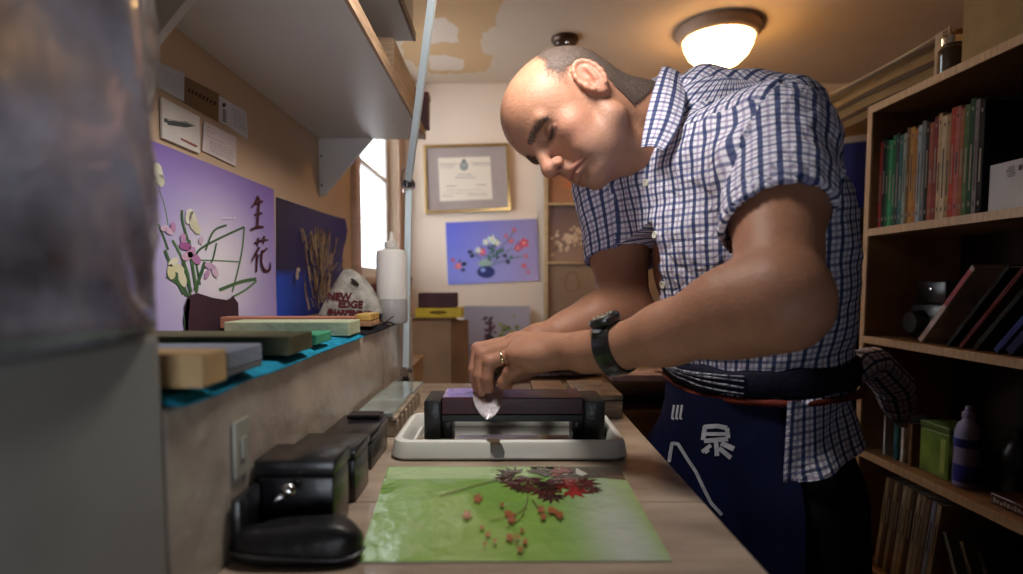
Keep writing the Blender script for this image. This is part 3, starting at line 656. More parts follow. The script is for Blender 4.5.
# painted rock
rc = P(349, 316, 1.17)
def rock_front(x, z): # signed front surface y of the rock
    u = (x-rc.x)/.062; v = (z-rc.z)/.115; return 1.17-.022*(1-.8*u*u)*(1-.5*v*v)+.03*v
b = B(); rings = []
N = 36; rockz = LZ+.001
def outline(a):
    # tall asymmetrical hump, flat below
    c, s = math.cos(a), math.sin(a); x = c*.066*(1.0 if s < 0 else (1-.42*s)); z = (s*.094 if s > 0 else s*.02)
    return x-.006*max(0, s)+.004*math.sin(3*a), z
zc0 = rockz+.024
for k, (sc_, dy) in enumerate([(.02, -.002), (.5, -.001), (.78, .002), (.92, .008), (1, .018), (1.0, .034), (.94, .048), (.7, .058), (.02, .06)]):
    ring = []
    for i in range(N):
        a = 2*math.pi*i/N; x, z = outline(a); p = Vector((rc.x+x*sc_, 0, max(rockz, zc0+z*sc_)))
        nn = .0015*noise.noise(Vector((x*60, z*60, dy*60))) if k > 2 else 0
        ring.append(Vector((p.x, 1.16+dy+(p.z-zc0)*.22+nn, p.z)))
    rings.append(ring)
b.loft(rings)
t = thing('painted_rock', (rc.x, 1.18, rockz), 'grey rock painted with dark red words on the ledge', 'rock')
obj('rock_body', b, mat('rock', (.42, .39, .34), .75, var=.25, scale=45, bump=.7, bscale=120), t, smooth=SM)
def word(txt, size, cx, cz, rot=0, bold=.0006):
    vs, fs = text_mesh(txt, size, .0003, bold*1.5); w_ = max(v.x for v in vs)+min(v.x for v in vs); out = []
    for v in vs:
        x = (v.x-w_/2); z = v.y; xr = x*math.cos(rot)-z*math.sin(rot); zr = x*math.sin(rot)+z*math.cos(rot)
        X_ = cx+xr; Z_ = cz+zr; rr = math.hypot((X_-rc.x)/.066, (Z_-zc0)/.088); dy = -.0015+.0035*max(0, rr-.5)
        out.append(Vector((X_, 1.16+dy+(Z_-zc0)*.22-.0012-v.z, Z_)))
    return out, fs
b = B()
for txt, s_, px, py, r_ in (('NEW', .0215, 339, 300, -.03), ('EDGE', .0205, 350.5, 307.5, -.04), ('SHARPENING', .0150, 349.5, 315, -.05)):
    p = P(px, py, 1.16); vs, fs = word(txt, s_, p.x, p.z, r_); b.add(vs, fs)
obj('lettering', b, mat('dark_red_paint', (.10, .008, .015), .5), t, label='hand painted dark red lettering NEW EDGE SHARPENING')
obj('hollow', B().ell((rc.x+.013, 1.1715, zc0+.066), (.011, .0025, .004), R=Matrix.Rotation(.7, 3, 'Y')), mat('dark_hollow', (.04, .035, .03), .8), t)
# squeeze bottle
bc = Vector((-.249, 1.235, LZ+.001))
m_pe = mat('milky_plastic', (.80, .76, .72), .35, trans=.25, var=.02, sss=.3, ior=1.3)
t = thing('squeeze_bottle', bc, 'milky white squeeze bottle at the far end of the ledge', 'bottle')
obj('body', B().lathe([(.0, 0), (.031, 0), (.0335, .004), (.0335, .052)], bc), mat('milky_plastic_wet', (.40, .38, .38), .3, var=.05), t, smooth=SM, label='lower part, grey where liquid fills it')
obj('upper_body', B().lathe([(.0335, .0525), (.0335, .150), (.031, .158), (.015, .163), (.013, .1635)], bc), m_pe, t, smooth=SM)
obj('cap', B().lathe([(.0, .164), (.015, .164), (.015, .176), (.007, .180), (.003, .200), (0, .201)], bc), mat('bottle_cap', (.62, .56, .50), .4), t, smooth=SM)
# wire clip on the ledge end
t = thing('wire_clip', P(384, 330, 1.13), 'small black and gold wire clip on the ledge beside the bottle', 'clip')
k0 = Vector((-.258, 1.14, LZ+.003))
obj('black_wire', B().tube([k0, k0+Vector((.012, 0, .004)), k0+Vector((.024, .004, .014)), k0+Vector((.030, .006, .018))], .0012, seg=6), m_black, t)
obj('gold_wire', B().tube([k0+Vector((.002, .006, 0)), k0+Vector((.008, .006, .013)), k0+Vector((.016, .007, .002)), k0+Vector((.024, .008, .001))], .0009, seg=6), gold, t)

# ================================================================== ARTICULATED LAMP
m_arm = mat('pale_blue_enamel', (.55, .64, .68), .35, .2, var=.05); m_chr = mat('chrome', (.7, .7, .72), .12, 1, var=.02)
A0 = P(406, 378, 1.295); A1 = P(409, 186, 1.27); A2 = Vector((-.082, .86, CZ+.60)); bz = TZ
t = thing('desk_lamp', (A0.x, A0.y, TZ), 'pale blue articulated desk lamp arm clamped at the bench end', 'lamp')
obj('clamp_base', B().box((A0.x-.02, A0.y-.02, TZ+.0005), (A0.x+.02, A0.y+.02, TZ+.012), bev=.003).lathe([(.008, .012), (.008, .022)], (A0.x, A0.y, TZ)), m_black, t)
obj('pivot', B().lathe([(.005, 0), (.005, .022)], (A0.x, A0.y, TZ+.0225), seg=12), m_black, t)
def bar(a, c, w_, th):
    b = B(); d = (c-a).normalized(); s = d.cross(Vector((0, 1, 0))).normalized()*w_; q = s.cross(d).normalized()*th
    return b.loft([[a-s-q, a+s-q, a+s+q, a-s+q], [c-s-q, c+s-q, c+s+q, c-s+q]])
obj('lower_arm', bar(A0+Vector((0, 0, .012)), A1, .0068, .006), m_arm, t)
U0 = A1+Vector((.002, -.016, .012))
obj('upper_arm', bar(U0, A2, .0065, .006), m_arm, t)
for p in (A0+Vector((0, 0, .015)), A1+Vector((0, 0, .004))):
    obj('joint', B().lathe([(.010, -.0125), (.013, -.010), (.013, -.0065)], p, axis=(0, 1, 0), seg=16).lathe([(.013, .0065), (.013, .010), (.010, .0125)], p, axis=(0, 1, 0), seg=16), m_chr, t, smooth=SM)
obj('side_loop', B().tube([A1+Vector((-.008+.006*math.cos(a), -.013, .008+.026*math.sin(a))) for a in [2*math.pi*k/16 for k in range(17)]], .0018, seg=6), m_chr, t, smooth=True)
hd = Vector((.0, .745, CZ+.55))
obj('neck', B().tube([A2, A2+Vector((.02, -.03, .04)), hd+Vector((0, 0, .055))], .005), m_arm, t, smooth=True)
obj('lamp_shade', B().lathe([(.02, .06), (.03, .055), (.075, .0), (.078, -.01), (.076, -.01), (.072, .0), (.028, .05), (.02, .055)], hd, axis=(-.1, -.2, 1)), m_arm, t, smooth=SM)

# ================================================================== ON THE BENCH
m_tray = mat('cream_plastic', (.80, .80, .73), .3, var=.03, coat=.3)
def rrect(x0, x1, y0, y1, r, z, n=6):
    out = []
    for cx_, cy_, a0 in ((x1-r, y1-r, 0), (x0+r, y1-r, 1), (x0+r, y0+r, 2), (x1-r, y0+r, 3)):
        for k in range(n+1): a = math.pi/2*(a0+k/n); out.append(Vector((cx_+r*math.cos(a), cy_+r*math.sin(a), z)))
    return out
TX0, TX1, TY0, TY1 = -.160, .172, .752, .935
z0 = TZ+.001
def tray_rings(o): # o: list of (inset, z, r)
    return [rrect(TX0+i, TX1-i, TY0+i, TY1-i, r, z0+z) for i, z, r in o]
b = B(); b.loft(tray_rings([(.004, 0, .022), (0, .004, .026), (.003, .020, .025), (.005, .0245, .023), (.009, .0265, .020), (.014, .0255, .018), (.018, .018, .014), (.021, .006, .012), (.024, .004, .010)]), caps=True)
single('plastic_tray', b, m_tray, 'cream plastic tray under the sharpening stone', 'tray', smooth=SM)
single('slurry_puddle', B().loft([rrect(TX0+.026, TX1-.026, TY0+.026, TY1-.026, .01, z0+.0043), rrect(TX0+.026, TX1-.026, TY0+.026, TY1-.026, .01, z0+.0075)]), mat('grey_water', (.12, .11, .09), .12, var=.3, scale=14, coat=.5), 'shallow grey slurry water lying in the cream tray', 'water')
# brown streak over the tray rim
b = B(); prof = [(.7655, .0265+.0006), (.7600, .0266), (.7575, .0254), (.7550, .0215), (.7530, .0125), (.7515, .005)]
st = []
for y, z in prof: st.append((y-.0009, z0+z))
v = []; 
for k, (y, z) in enumerate(st): w_ = .008+.002*math.sin(k*2.1); v += [(-.018-w_+.002*k, y, z), (-.018+w_+.002*k, y, z)]
for k, (y, z) in enumerate(st): w_ = .008+.002*math.sin(k*2.1); v += [(-.018-w_+.002*k, y+.0004, z-.0004), (-.018+w_+.002*k, y+.0004, z-.0004)]
fs = []
for k in range(len(st)-1): a = 2*k; fs += [(a, a+1, a+3, a+2), (a+12, a+14, a+15, a+13)]
single('brown_streak', b.add(v, fs), mat('streak_brown', (.11, .075, .04), .25, var=.3, scale=60), 'brown streak running over the front rim of the tray', 'stain')
# stone holder
HY0, HY1 = .826, .905; HZ = z0+.0078
m_rub = mat('black_rubber', (.016, .017, .016), .45, var=.3, bump=.15, bscale=200, coat=.2)
m_rail = mat('dark_green_rail', (.030, .042, .036), .3, .2, var=.3)
t = thing('stone_holder', (.01, .865, HZ), 'black rubber clamp holder bridging the cream tray', 'holder')
zt = P(505, 400, .83).z
for sx, xa, xb in ((-1, P(424, 443, HY0).x, P(441, 443, HY0).x), (1, P(584, 443, HY0).x, P(605, 443, HY0).x)):
    obj('clamp_foot', B().box((xa, HY0, HZ), (xb, HY1, zt), bev=.0035), m_rub, t, smooth=SM)
    xi = xb+.0003 if sx < 0 else xa-.0153
    obj('foot_rib', B().box((xi, HY0+.012, HZ), (xi+.015, HY1-.012, zt-.034), bev=.002), m_rub, t, smooth=SM)
xl, xr = P(441, 443, HY0).x+.0005, P(584, 443, HY0).x-.0005
for y in (HY0+.006, HY1-.016): obj('rail', B().box((xl, y, zt-.0335), (xr, y+.010, zt-.023), bev=.001), m_rail, t)
sz1 = P(515, 397.5, .83).z
m_pur = mat('purple_whetstone', (.085, .018, .03), .32, var=.3, scale=25, bump=.1, coat=.2, spec=.3, col2=(.065, .022, .04))
t = thing('sharpening_stone', (.01, .865, zt-.0225), 'wet dark purple sharpening stone clamped in the black holder', 'whetstone')
obj('stone_body', B().box((xl+.0005, HY0+.004, zt-.0222), (xr-.0005, HY1-.004, sz1-.0005), bev=.0015), m_pur, t)
obj('wet_sheen', B().box((xl+.002, HY0+.006, sz1-.0004), (xl+.055, HY1-.006, sz1+.0006)), mat('lilac_sheen', (.36, .24, .40), .2, var=.15, coat=.6), t, label='lilac wet reflection painted on one end')  # wet reflection put into the colour as a thin lilac layer
# knife
m_steel = mat('brushed_steel', (.72, .68, .72), .22, .85, var=.12, scale=30, bump=.1, bscale=120)
kt = P(487, 420, .786); kb = P(489, 386, .850)
ax = (kt-kb).normalized(); sd = Vector((1, .05, 0)); sd = (sd-ax*sd.dot(ax)).normalized(); nn_ = sd.cross(ax).normalized()
if nn_.z < 0: nn_ = -nn_
t = thing('kitchen_knife', kb, 'steel knife held flat on the purple stone, tip over its edge', 'knife')
Lb = (kt-kb).length
prof = [(0, .0225, .0225), (.2, .0235, .0225), (.45, .022, .021), (.65, .0175, .018), (.82, .011, .0125), (.93, .005, .0065), (1, .0003, .0004)]
rings = []
for q, wl, wr in prof:
    c = kb+ax*Lb*q; rings.append([c-sd*wl, c-sd*wl*.5+nn_*.0008, c+nn_*.001, c+sd*wr*.5+nn_*.0008, c+sd*wr, c+sd*wr*.5-nn_*.0006, c-sd*wl*.5-nn_*.0006])
obj('blade', B().loft(rings), m_steel, t, smooth=SM)
hv = (Vector((.025, .985, CZ-.135))-kb); hv.normalize()
h0 = kb-ax*.001; ha = kb+Vector((.004, .012, .006)); hb_ = ha+Vector((.01, .12, .012))
obj('bolster', B().tube([kb-ax*.0005, ha], [.011, .008], seg=12, flat=.5), m_steel, t, smooth=SM)
obj('handle', B().tube([ha+Vector((0, .0005, 0)), ha+Vector((.004, .04, .003)), hb_], [.0095, .0115, .011], seg=14), mat('dark_wood_handle', (.05, .03, .02), .4, var=.3), t, smooth=SM)

# laminated green picture
GQ = [P(0, 0, 1)]*4
gp = lambda x, y: PZ(x, y, TZ+.0014)
quad = [(388, 466.5), (619, 466.5), (672, 560.5), (358, 562)]
t = thing('laminated_picture', gp(515, 515), 'glossy green picture of red maple leaves on the bench', 'picture')
obj('film', B().prism([gp(*k)-Vector((0, 0, .0008)) for k in quad], (0, 0, .0008)), m_white, t)
pic = Pic((0, 0, 1), gp)
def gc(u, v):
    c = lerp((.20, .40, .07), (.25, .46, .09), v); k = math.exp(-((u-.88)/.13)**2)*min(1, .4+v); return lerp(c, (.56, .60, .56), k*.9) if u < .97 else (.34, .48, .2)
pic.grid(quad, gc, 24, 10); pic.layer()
pic.poly([(389, 467), (560, 467), (520, 479), (386, 479)], (.42, .58, .26)); pic.poly([(530, 467), (619, 467), (626, 480), (600, 478), (560, 480)], (.10, .08, .06)); pic.layer()
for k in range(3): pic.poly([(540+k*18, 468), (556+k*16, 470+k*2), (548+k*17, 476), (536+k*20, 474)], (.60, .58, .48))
pic.layer()
def leaf(x, y, s, col, a0):
    for k in range(7):
        a = math.radians(a0+(k-3)*30); l = s*(1-.09*abs(k-3)); ex, ey = x+l*math.cos(a), y+l*.45*math.sin(a); nx, ny = -math.sin(a)*s*.11, math.cos(a)*s*.07
        mx_, my = x+l*.5*math.cos(a), y+l*.22*math.sin(a); pic.poly([(x, y), (mx_+nx, my+ny), (ex, ey), (mx_-nx, my-ny)], tuple(c*rnd.uniform(.7, 1.2) for c in col))
for x, y, s, col, a in ((520, 484, 22, (.09, .025, .02), 190), (508, 478, 18, (.07, .03, .02), 150), (530, 478, 22, (.08, .03, .025), 100), (545, 490, 24, (.08, .02, .02), 80), (555, 484, 24, (.20, .02, .02), 10), (570, 490, 26, (.34, .03, .03), 20), (580, 484, 22, (.10, .03, .02), 0), (590, 490, 14, (.10, .03, .03), 10), (552, 496, 20, (.05, .02, .02), 95), (535, 488, 18, (.10, .04, .02), 150), (515, 475, 22, (.10, .06, .05), 210), (562, 474, 20, (.25, .05, .04), 240), (545, 482, 22, (.06, .03, .02), 60), (538, 474, 20, (.08, .05, .03), 300), (556, 479, 20, (.10, .02, .02), 30), (526, 489, 16, (.06, .03, .02), 170), (566, 484, 18, (.28, .03, .03), 350), (549, 486, 18, (.04, .02, .015), 130)): leaf(x, y, s, col, a)
pic.layer()
for pts in ([(528, 495), (526, 508), (520, 520), (505, 530)], [(532, 500), (540, 512), (548, 518)], [(526, 508), (515, 516), (490, 522)], [(515, 530), (516, 545), (525, 553)], [(440, 497), (470, 488), (500, 480)]): pic.line(pts, .9, (.16, .16, .05))
for x, y, s in ((478, 500, 6), (467, 517, 6), (511, 518, 6), (512, 522, 5), (507, 515, 4), (510, 540, 5.5), (488, 537, 3.5), (482, 530, 3), (522, 533, 3), (525, 545, 4), (541, 512, 5), (551, 513, 5), (560, 518, 5), (556, 515, 4), (543, 520, 4), (520, 553, 4), (495, 545, 3), (502, 508, 3), (485, 548, 2.5), (518, 541, 3)):
    flower(pic, x, y, s*.8, (.40, .13, .06), (.40, .16, .04), 5, rnd.uniform(0, 90))
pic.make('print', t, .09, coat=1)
MATS['print_9'].node_tree.nodes['Principled BSDF'].inputs['Coat Roughness'].default_value = .12
_nt = MATS['print_9'].node_tree; _b = _nt.nodes['Principled BSDF']
_n = nd(_nt, 'ShaderNodeTexNoise'); _n.inputs['Scale'].default_value = 14; _n.inputs['Detail'].default_value = 6
_tc = nd(_nt, 'ShaderNodeTexCoord'); _nt.links.new(_tc.outputs['Object'], _n.inputs[0])
_bp = nd(_nt, 'ShaderNodeBump'); _bp.inputs['Strength'].default_value = .9; _bp.inputs['Distance'].default_value = .007
_nt.links.new(_n.outputs['Fac'], _bp.inputs['Height']); _nt.links.new(_bp.outputs[0], _b.inputs['Coat Normal']); _nt.links.new(_bp.outputs[0], _b.inputs['Normal'])

# black cases in a row
m_blk = mat('black_case', (.014, .014, .018), .32, var=.3, scale=30, bump=.1, coat=.15)
def case(lab, x0, x1, y0, y1, h, lidh=.012, name='tool_case'):
    t = thing(name, ((x0+x1)/2, (y0+y1)/2, TZ+.0005), lab, 'case', 'black cases along the foot of the ledge')
    obj('case_body', B().box((x0+.002, y0+.002, TZ+.0005), (x1-.002, y1-.002, TZ+h-lidh-.0006), bev=.003), m_blk, t, smooth=SM)
    obj('lid', B().box((x0, y0, TZ+h-lidh), (x1, y1, TZ+h), bev=.003), m_blk, t, smooth=SM); return t
t = case('large black case with a chrome knob nearest the camera', -.241, -.163, .525, .583, .075, .016)
kp = Vector((-.206, .524, TZ+.048))
obj('knob', B().tube([kp, kp+Vector((.003, -.008, .002))], .004, seg=12).ell(kp+Vector((.004, -.012, .003)), (.0075, .006, .0065)).tube([kp+Vector((.002, -.010, 0)), kp+Vector((-.016, -.012, -.012))], [.0035, .002], seg=10), m_chr, t, smooth=True, label='chrome knob')
obj('rivet', B().lathe([(.0, .001), (.0025, 0)], (-.176, .535, TZ+.0765)), m_chr, t)
case('low black case directly behind the one with the knob', -.240, -.164, .606, .672, .062)
t = case('wider flat black case third from the camera', -.238, -.172, .715, .82, .049)
obj('raised_back', B().box((-.225, .785, TZ+.0495), (-.178, .815, TZ+.056), bev=.002), m_blk, t)
# black pouch in front
b = B(); px_ = Vector((-.183, .486, TZ+.0005)); rings = []
for j, (zz, s) in enumerate(((0, .9), (.004, .99), (.012, 1), (.020, .97), (.027, .86), (.031, .6), (.032, .05))):
    rings.append([px_+Vector(((.056*s)*math.copysign(abs(math.cos(a))**.55, math.cos(a)), .022*s*math.copysign(abs(math.sin(a))**.7, math.sin(a)), zz+(.003*math.sin(a*3+j) if 1 < j < 5 else 0)+.003*math.cos(a)*(j/6))) for a in [2*math.pi*k/36 for k in range(36)]])
t = thing('leather_pouch', px_, 'black zipped pouch lying in front of the large black case', 'pouch')
obj('pouch_body', b.loft(rings), mat('black_leather', (.012, .012, .014), .38, var=.2, bump=.3, bscale=90), t, smooth=True)
obj('zip', B().tube([px_+Vector((.0575*math.copysign(abs(math.cos(a))**.55, math.cos(a)), .0235*math.copysign(abs(math.sin(a))**.7, math.sin(a)), .009+.002*math.sin(2*a))) for a in [math.pi+math.pi*k/24 for k in range(25)]], .0016, seg=6), mat('zip_teeth', (.10, .10, .11), .3, .6), t, smooth=True)
obj('stud', B().ell(px_+Vector((.018, -.010, .0312)), (.002, .002, .0012)), m_chr, t, smooth=True)
b = B()
single('hanging_strap', B().box((-.2405, .478, TZ+.0005), (-.232, .522, TZ+.055), bev=.003), m_blk, 'black strap standing between the pouch and the ledge', 'strap', smooth=SM)
pp = PX(240, 447, LX+.001)
t = thing('switch_plate', (LX+.001, pp.y, pp.z-.02), 'narrow cream switch plate on the ledge face behind the large case', 'switch')
obj('plate', B().box((LX+.0005, pp.y-.014, pp.z-.026), (LX+.004, pp.y+.014, pp.z+.026), bev=.001), mat('cream_switch', (.30, .30, .25), .4), t)
obj('rocker', B().box((LX+.0042, pp.y-.005, pp.z-.010), (LX+.0062, pp.y+.005, pp.z+.010), bev=.0007), mat('cream_switch', (.5, .5, .42)), t)
# glass plates on wooden crate
t = thing('plate_stand', (-.205, 1.0, TZ), 'pale wooden rack holding glassy lapping plates', 'rack')
for i in range(7): obj('slat', B().box((-.236, .872+i*.037, TZ+.0005), (-.170, .892+i*.037, TZ+.026), bev=.002), mat('weathered_wood', (.46, .37, .28), .6, var=.3, scale=30), t)
obj('runner', B().box((-.236, .870, TZ+.0265), (-.171, 1.12, TZ+.032), bev=.001), mat('weathered_wood', (.4, .3, .2)), t)
m_gp = mat('sea_green_glass', (.34, .42, .38), .12, var=.25, scale=14, coat=.8, bump=.1)
single('lapping_plate', B().box((-.235, .868, TZ+.0325), (-.176, 1.05, TZ+.040), bev=.0015), m_gp, 'greenish glassy lapping plate nearer on the wooden rack', 'plate')
single('lapping_plate', B().box((-.233, 1.056, TZ+.0325), (-.172, 1.16, TZ+.038), bev=.0015), m_gp, 'greenish glassy lapping plate at the far end of the rack', 'plate')
# wooden block at the far right corner of the bench
t = thing('wooden_block', (.18, 1.12, TZ), 'pale wooden block at the far right corner of the bench', 'block')
obj('block', B().box((.135, .995, TZ+.0005), (.212, 1.22, TZ+.030), bev=.002), mat('pale_block', (.52, .42, .32), .5, var=.25, scale=20, stretch=(1, 1, 8)), t)
obj('wrapped_top', B().box((.14, 1.0, TZ+.0305), (.214, 1.13, TZ+.041), bev=.003), mat('paper_wrap', (.50, .44, .38), .35, var=.3, scale=40, bump=.8, bscale=60, coat=.4), t)
single('offcut_board', B().box((.06, 1.14, TZ+.0005), (.13, 1.31, TZ+.014), bev=.002), mat('pale_block2', (.50, .34, .22), .5, var=.2, scale=9, stretch=(1, 8, 1)), 'flat tan offcut board behind the stone holder', 'wood')

# ================================================================== PLASTIC WRAPPED BUNDLE (near left)
b = B(); rings = []; nz_ = 40; na = 72
for j in range(nz_+1):
    z = CZ-.0335+j*.0125; ring = []
    for i in range(na):
        a = 2*math.pi*i/na; f = lambda q: math.copysign(abs(q)**.30, q)
        x = -.350+.130*f(math.cos(a)); y = .25+.136*f(math.sin(a))
        k = .016*noise.noise(Vector((a*1.2+z*9, z*6, 1)))+.008*noise.noise(Vector((a*4+z*18, z*9, 4))) if j > 1 else 0
        ring.append(Vector((x+k*math.cos(a), y+k*math.sin(a), z)))
    rings.append(ring)
m_film = mat('blueish_film', (.33, .34, .42), .22, trans=.0, var=.5, scale=9, alpha=.86, coat=.8, bump=.5, bscale=12)
t = thing('wrapped_bundle', (-.36, .255, CZ-.035), 'blurred bluish plastic wrapped bundle in the near left foreground', 'bundle')
obj('plastic_film', b.loft(rings), m_film, t, smooth=True)
obj('shadow_band', B().loft([rrect(-.495, -.224, .15, .364, .03, CZ-.034), rrect(-.496, -.2225, .149, .3655, .03, CZ-.028), rrect(-.495, -.224, .15, .364, .03, CZ-.022)]) if 0 else B().tube([(-.2265+.001*math.sin(k), .13+k*.0225, CZ-.0295+.001*math.sin(k*1.3)) for k in range(11)], .0035, seg=8), mat('dark_shadow_band', (.05, .04, .04), .6), t, smooth=True)  # dark tube stands in for the shadow line under the bundle
obj('brown_contents', B().loft([rrect(-.44, -.252, .14, .345, .03, CZ-.02), rrect(-.44, -.248, .14, .345, .03, CZ+.08), rrect(-.43, -.256, .14, .32, .05, CZ+.15), rrect(-.42, -.30, .19, .30, .04, CZ+.25)]), mat('amber_brown', (.22, .11, .04), .5, var=.5, scale=8, col2=(.06, .035, .03)), t, smooth=True)

# ================================================================== CEILING LIGHT, CEILING MOUNT
lp = PZ(716, 16, CEIL-.002); lc = Vector((.815, 2.20, CEIL))
t = thing('ceiling_light', lc, 'round glowing ceiling light with a frosted bowl and bronze rim', 'lamp')
obj('rim', B().lathe([(.10, -.001), (.150, -.001), (.154, -.012), (.151, -.028), (.140, -.040), (.132, -.045), (.128, -.042), (.122, -.03), (.10, -.01)], lc, seg=48), mat('rim_bronze', (.46, .33, .24), .5, .1, var=.08), t, smooth=SM)
m_bowl = mat('frosted_bowl', (1, .9, .75), .4, var=0, emit=(1, .57, .22), es=24)
obj('bowl', B().lathe([(.128, -.042), (.124, -.068), (.108, -.100), (.080, -.127), (.045, -.145), (.012, -.152), (0, -.153)], lc, seg=40), m_bowl, t, smooth=True)
obj('finial', B().lathe([(.012, -.154), (.015, -.158), (.009, -.164), (.007, -.172), (0, -.175)], lc, seg=16), mat('brass', (.55, .40, .18), .3, .9), t, smooth=SM)
mc = PZ(565, 38, CEIL); mc.z = CEIL
t = thing('ceiling_mount', mc, 'small dark oval metal mount on the ceiling above the man', 'fixture')
obj('plate', B().lathe([(.03, -.001), (.055, -.001), (.056, -.01), (.048, -.020), (.02, -.024), (0, -.024)], mc, seg=24), mat('dark_bronze', (.06, .03, .02), .3, .6), t, smooth=SM)
obj('screw', B().ell(mc+Vector((.008, -.02, -.024)), (.009, .008, .006)), m_chr, t, smooth=True)
obj('screw', B().ell(mc+Vector((-.028, -.01, -.022)), (.006, .006, .005)), m_chr, t, smooth=True)

# ================================================================== BOOKCASE
XB = .926; XD = .24; BY0, BY1 = .62, 1.458
m_bc = mat('pine_shelf', (.30, .16, .075), .45, var=.18, scale=5, stretch=(2, 14, 2), coat=.1); m_bce = mat('pine_edge_lit', (.60, .38, .20), .45, var=.12, scale=8, stretch=(2, 14, 2))  # edge pine painted paler, as if lit by the lamp
m_bk = mat('dark_back_panel', (.035, .022, .016), .6)
zt_ = P(870, 115, 1.46).z
t = thing('bookcase', (XB+.1, 1.05, 0), 'brown pine bookcase with crowded shelves along the right side', 'bookcase')
edge = lambda z, y0=BY0, y1=BY1-.019, x=XB: B().box((x, y0, z), (x+.004, y1, z+.018))
zs = [PX(868, 229, XB).z, PX(866, 336, XB).z, PX(860, 449, XB).z, PX(852, 553, XB).z, .12]
obj('side_panel', B().box((XB+.0045, BY1-.018, 0), (XB+XD, BY1, zt_)), m_bc, t); obj('side_panel', B().box((XB+.0045, BY0, 0), (XB+XD, BY0+.018, zt_)), m_bc, t)
obj('side_edge', B().box((XB, BY1-.018, 0), (XB+.004, BY1, zt_)), m_bce, t)
obj('top_panel', B().box((XB+.0045, BY0, zt_+.0003), (XB+XD, BY1, zt_+.018)), m_bc, t); obj('shelf_edge', edge(zt_+.0003, BY0, BY1), m_bce, t)
obj('back_panel', B().box((XB+XD+.0005, BY0, 0), (XB+XD+.006, BY1, zt_+.018)), m_bk, t)
for z in zs: obj('shelf', B().box((XB+.0045, BY0+.0185, z-.018), (XB+XD, BY1-.0185, z)), m_bc, t); obj('shelf_edge', edge(z-.018, BY0+.0185, BY1-.0185), m_bce, t)
def book(lab, y, w_, h, z, col, group, dep=.17, x=None, tilt=0, band=None, name='book', cat='book', rough=.7):
    x = XB+.02 if x is None else x
    if tilt < 0: z += w_*math.sin(-tilt)+.0005
    t = thing(name, (x+dep/2, y+w_/2, z), lab, cat, group)
    R = Matrix.Rotation(tilt, 3, 'X'); piv = Vector((x, y, z))
    def tb(lo, hi, bev=0):
        b = B().box(lo, hi, bev=bev); b.v = [tuple(piv+R@(Vector(v)-piv)) for v in b.v]; return b
    m = mat('cover_%02d%02d%02d' % tuple(int(c*99) for c in col), col, rough, var=.15, scale=30)
    obj('cover', tb((x, y, z), (x+.003, y+w_, z+h), bev=.0006), m, t)
    obj('pages', tb((x+.0032, y+.0012, z+.002), (x+dep, y+w_-.0012, z+h-.002)), mat('page_block', (.45, .40, .32), .8), t)
    obj('board', tb((x+.0032, y, z), (x+dep+.003, y+.001, z+h)), m, t); obj('board', tb((x+.0032, y+w_-.001, z), (x+dep+.003, y+w_, z+h)), m, t)
    if band:
        lum = sum(col)/3
        for (u0, u1, kk) in band: q = tb((x-.0004, y+w_*.36, z+h*u0), (x-.0001, y+w_*.64, z+h*u1)); obj('title', q, mat('title_light', (.26, .21, .15), .5) if lum < .22 else mat('title_dark', (.06, .04, .04), .5), t)
    return t
spines = [('red', (.42, .05, .04)), ('black', (.02, .02, .02)), ('dark green', (.02, .10, .04)), ('bright green', (.05, .30, .12)), ('bottle green', (.03, .14, .06)), ('charcoal', (.05, .05, .06)), ('teal', (.06, .15, .14)), ('pale grey green', (.28, .34, .28)), ('brown', (.18, .10, .05)), ('orange', (.50, .24, .06)), ('deep orange', (.42, .18, .05)), ('pale blue grey', (.34, .40, .42)), ('slate', (.14, .17, .18)), ('black', (.025, .02, .02)), ('brick red', (.34, .10, .07)), ('dark red', (.26, .05, .05)), ('tan', (.55, .38, .22)), ('cream tan', (.62, .47, .30)), ('brown tan', (.40, .25, .13)), ('scarlet', (.50, .07, .05)), ('pinkish red', (.48, .14, .12)), ('rust', (.36, .14, .07)), ('moss green', (.10, .17, .08)), ('dark green', (.03, .09, .05)), ('grey', (.24, .22, .22)), ('black', (.02, .02, .025))]
y = BY1-.022; nb = len(spines); prev = 'side panel'
for i, (cn, cl) in enumerate(spines):
    w_ = .0115*(1+.15*math.sin(i*2.3)); y -= w_+.0004; h = .215+.012*math.sin(i*1.7)*.5+.0006*i
    nx = spines[i+1][0] if i+1 < nb else 'empty gap'
    book(f'thin {cn} book on the top shelf between {prev} and {nx}', y, w_, h, zs[0]+.0005, cl, 'row of thin books on the top shelf', band=[(.08, .12, 0), (.3+.1*math.sin(i), .62+.1*math.sin(i*3), 0), (.9, .93, 0)])
    prev = cn
# white box on the top shelf
ex = PX(972, 212, XB+.03)
b0y = PX(1024, 200, XB+.03).y; b1y = ex.y-.012; zh = PX(972, 170, XB+.03).z
t = thing('white_box', (XB+.08, (b0y+b1y)/2, zs[0]+.0005), 'white carton with a small printed stamp on the top shelf', 'box')
obj('carton_body', B().box((XB+.03, b0y-.02, zs[0]+.0005), (XB+.16, min(b1y, y-.006), zh), bev=.001), mat('white_carton', (.62, .58, .58), .6, var=.03), t)
b = B(); yy = b0y+.01
for k in range(7): b.box((XB+.0292, yy+.010+rnd.uniform(0, .003), zh-.012-.003*k), (XB+.0296, yy+.030-rnd.uniform(0, .008), zh-.0108-.003*k))
b.box((XB+.0292, yy-.004, zh-.022), (XB+.0296, yy+.004, zh-.012))
obj('stamp_print', b, mat('dark_print2', (.18, .14, .14), .6), t)
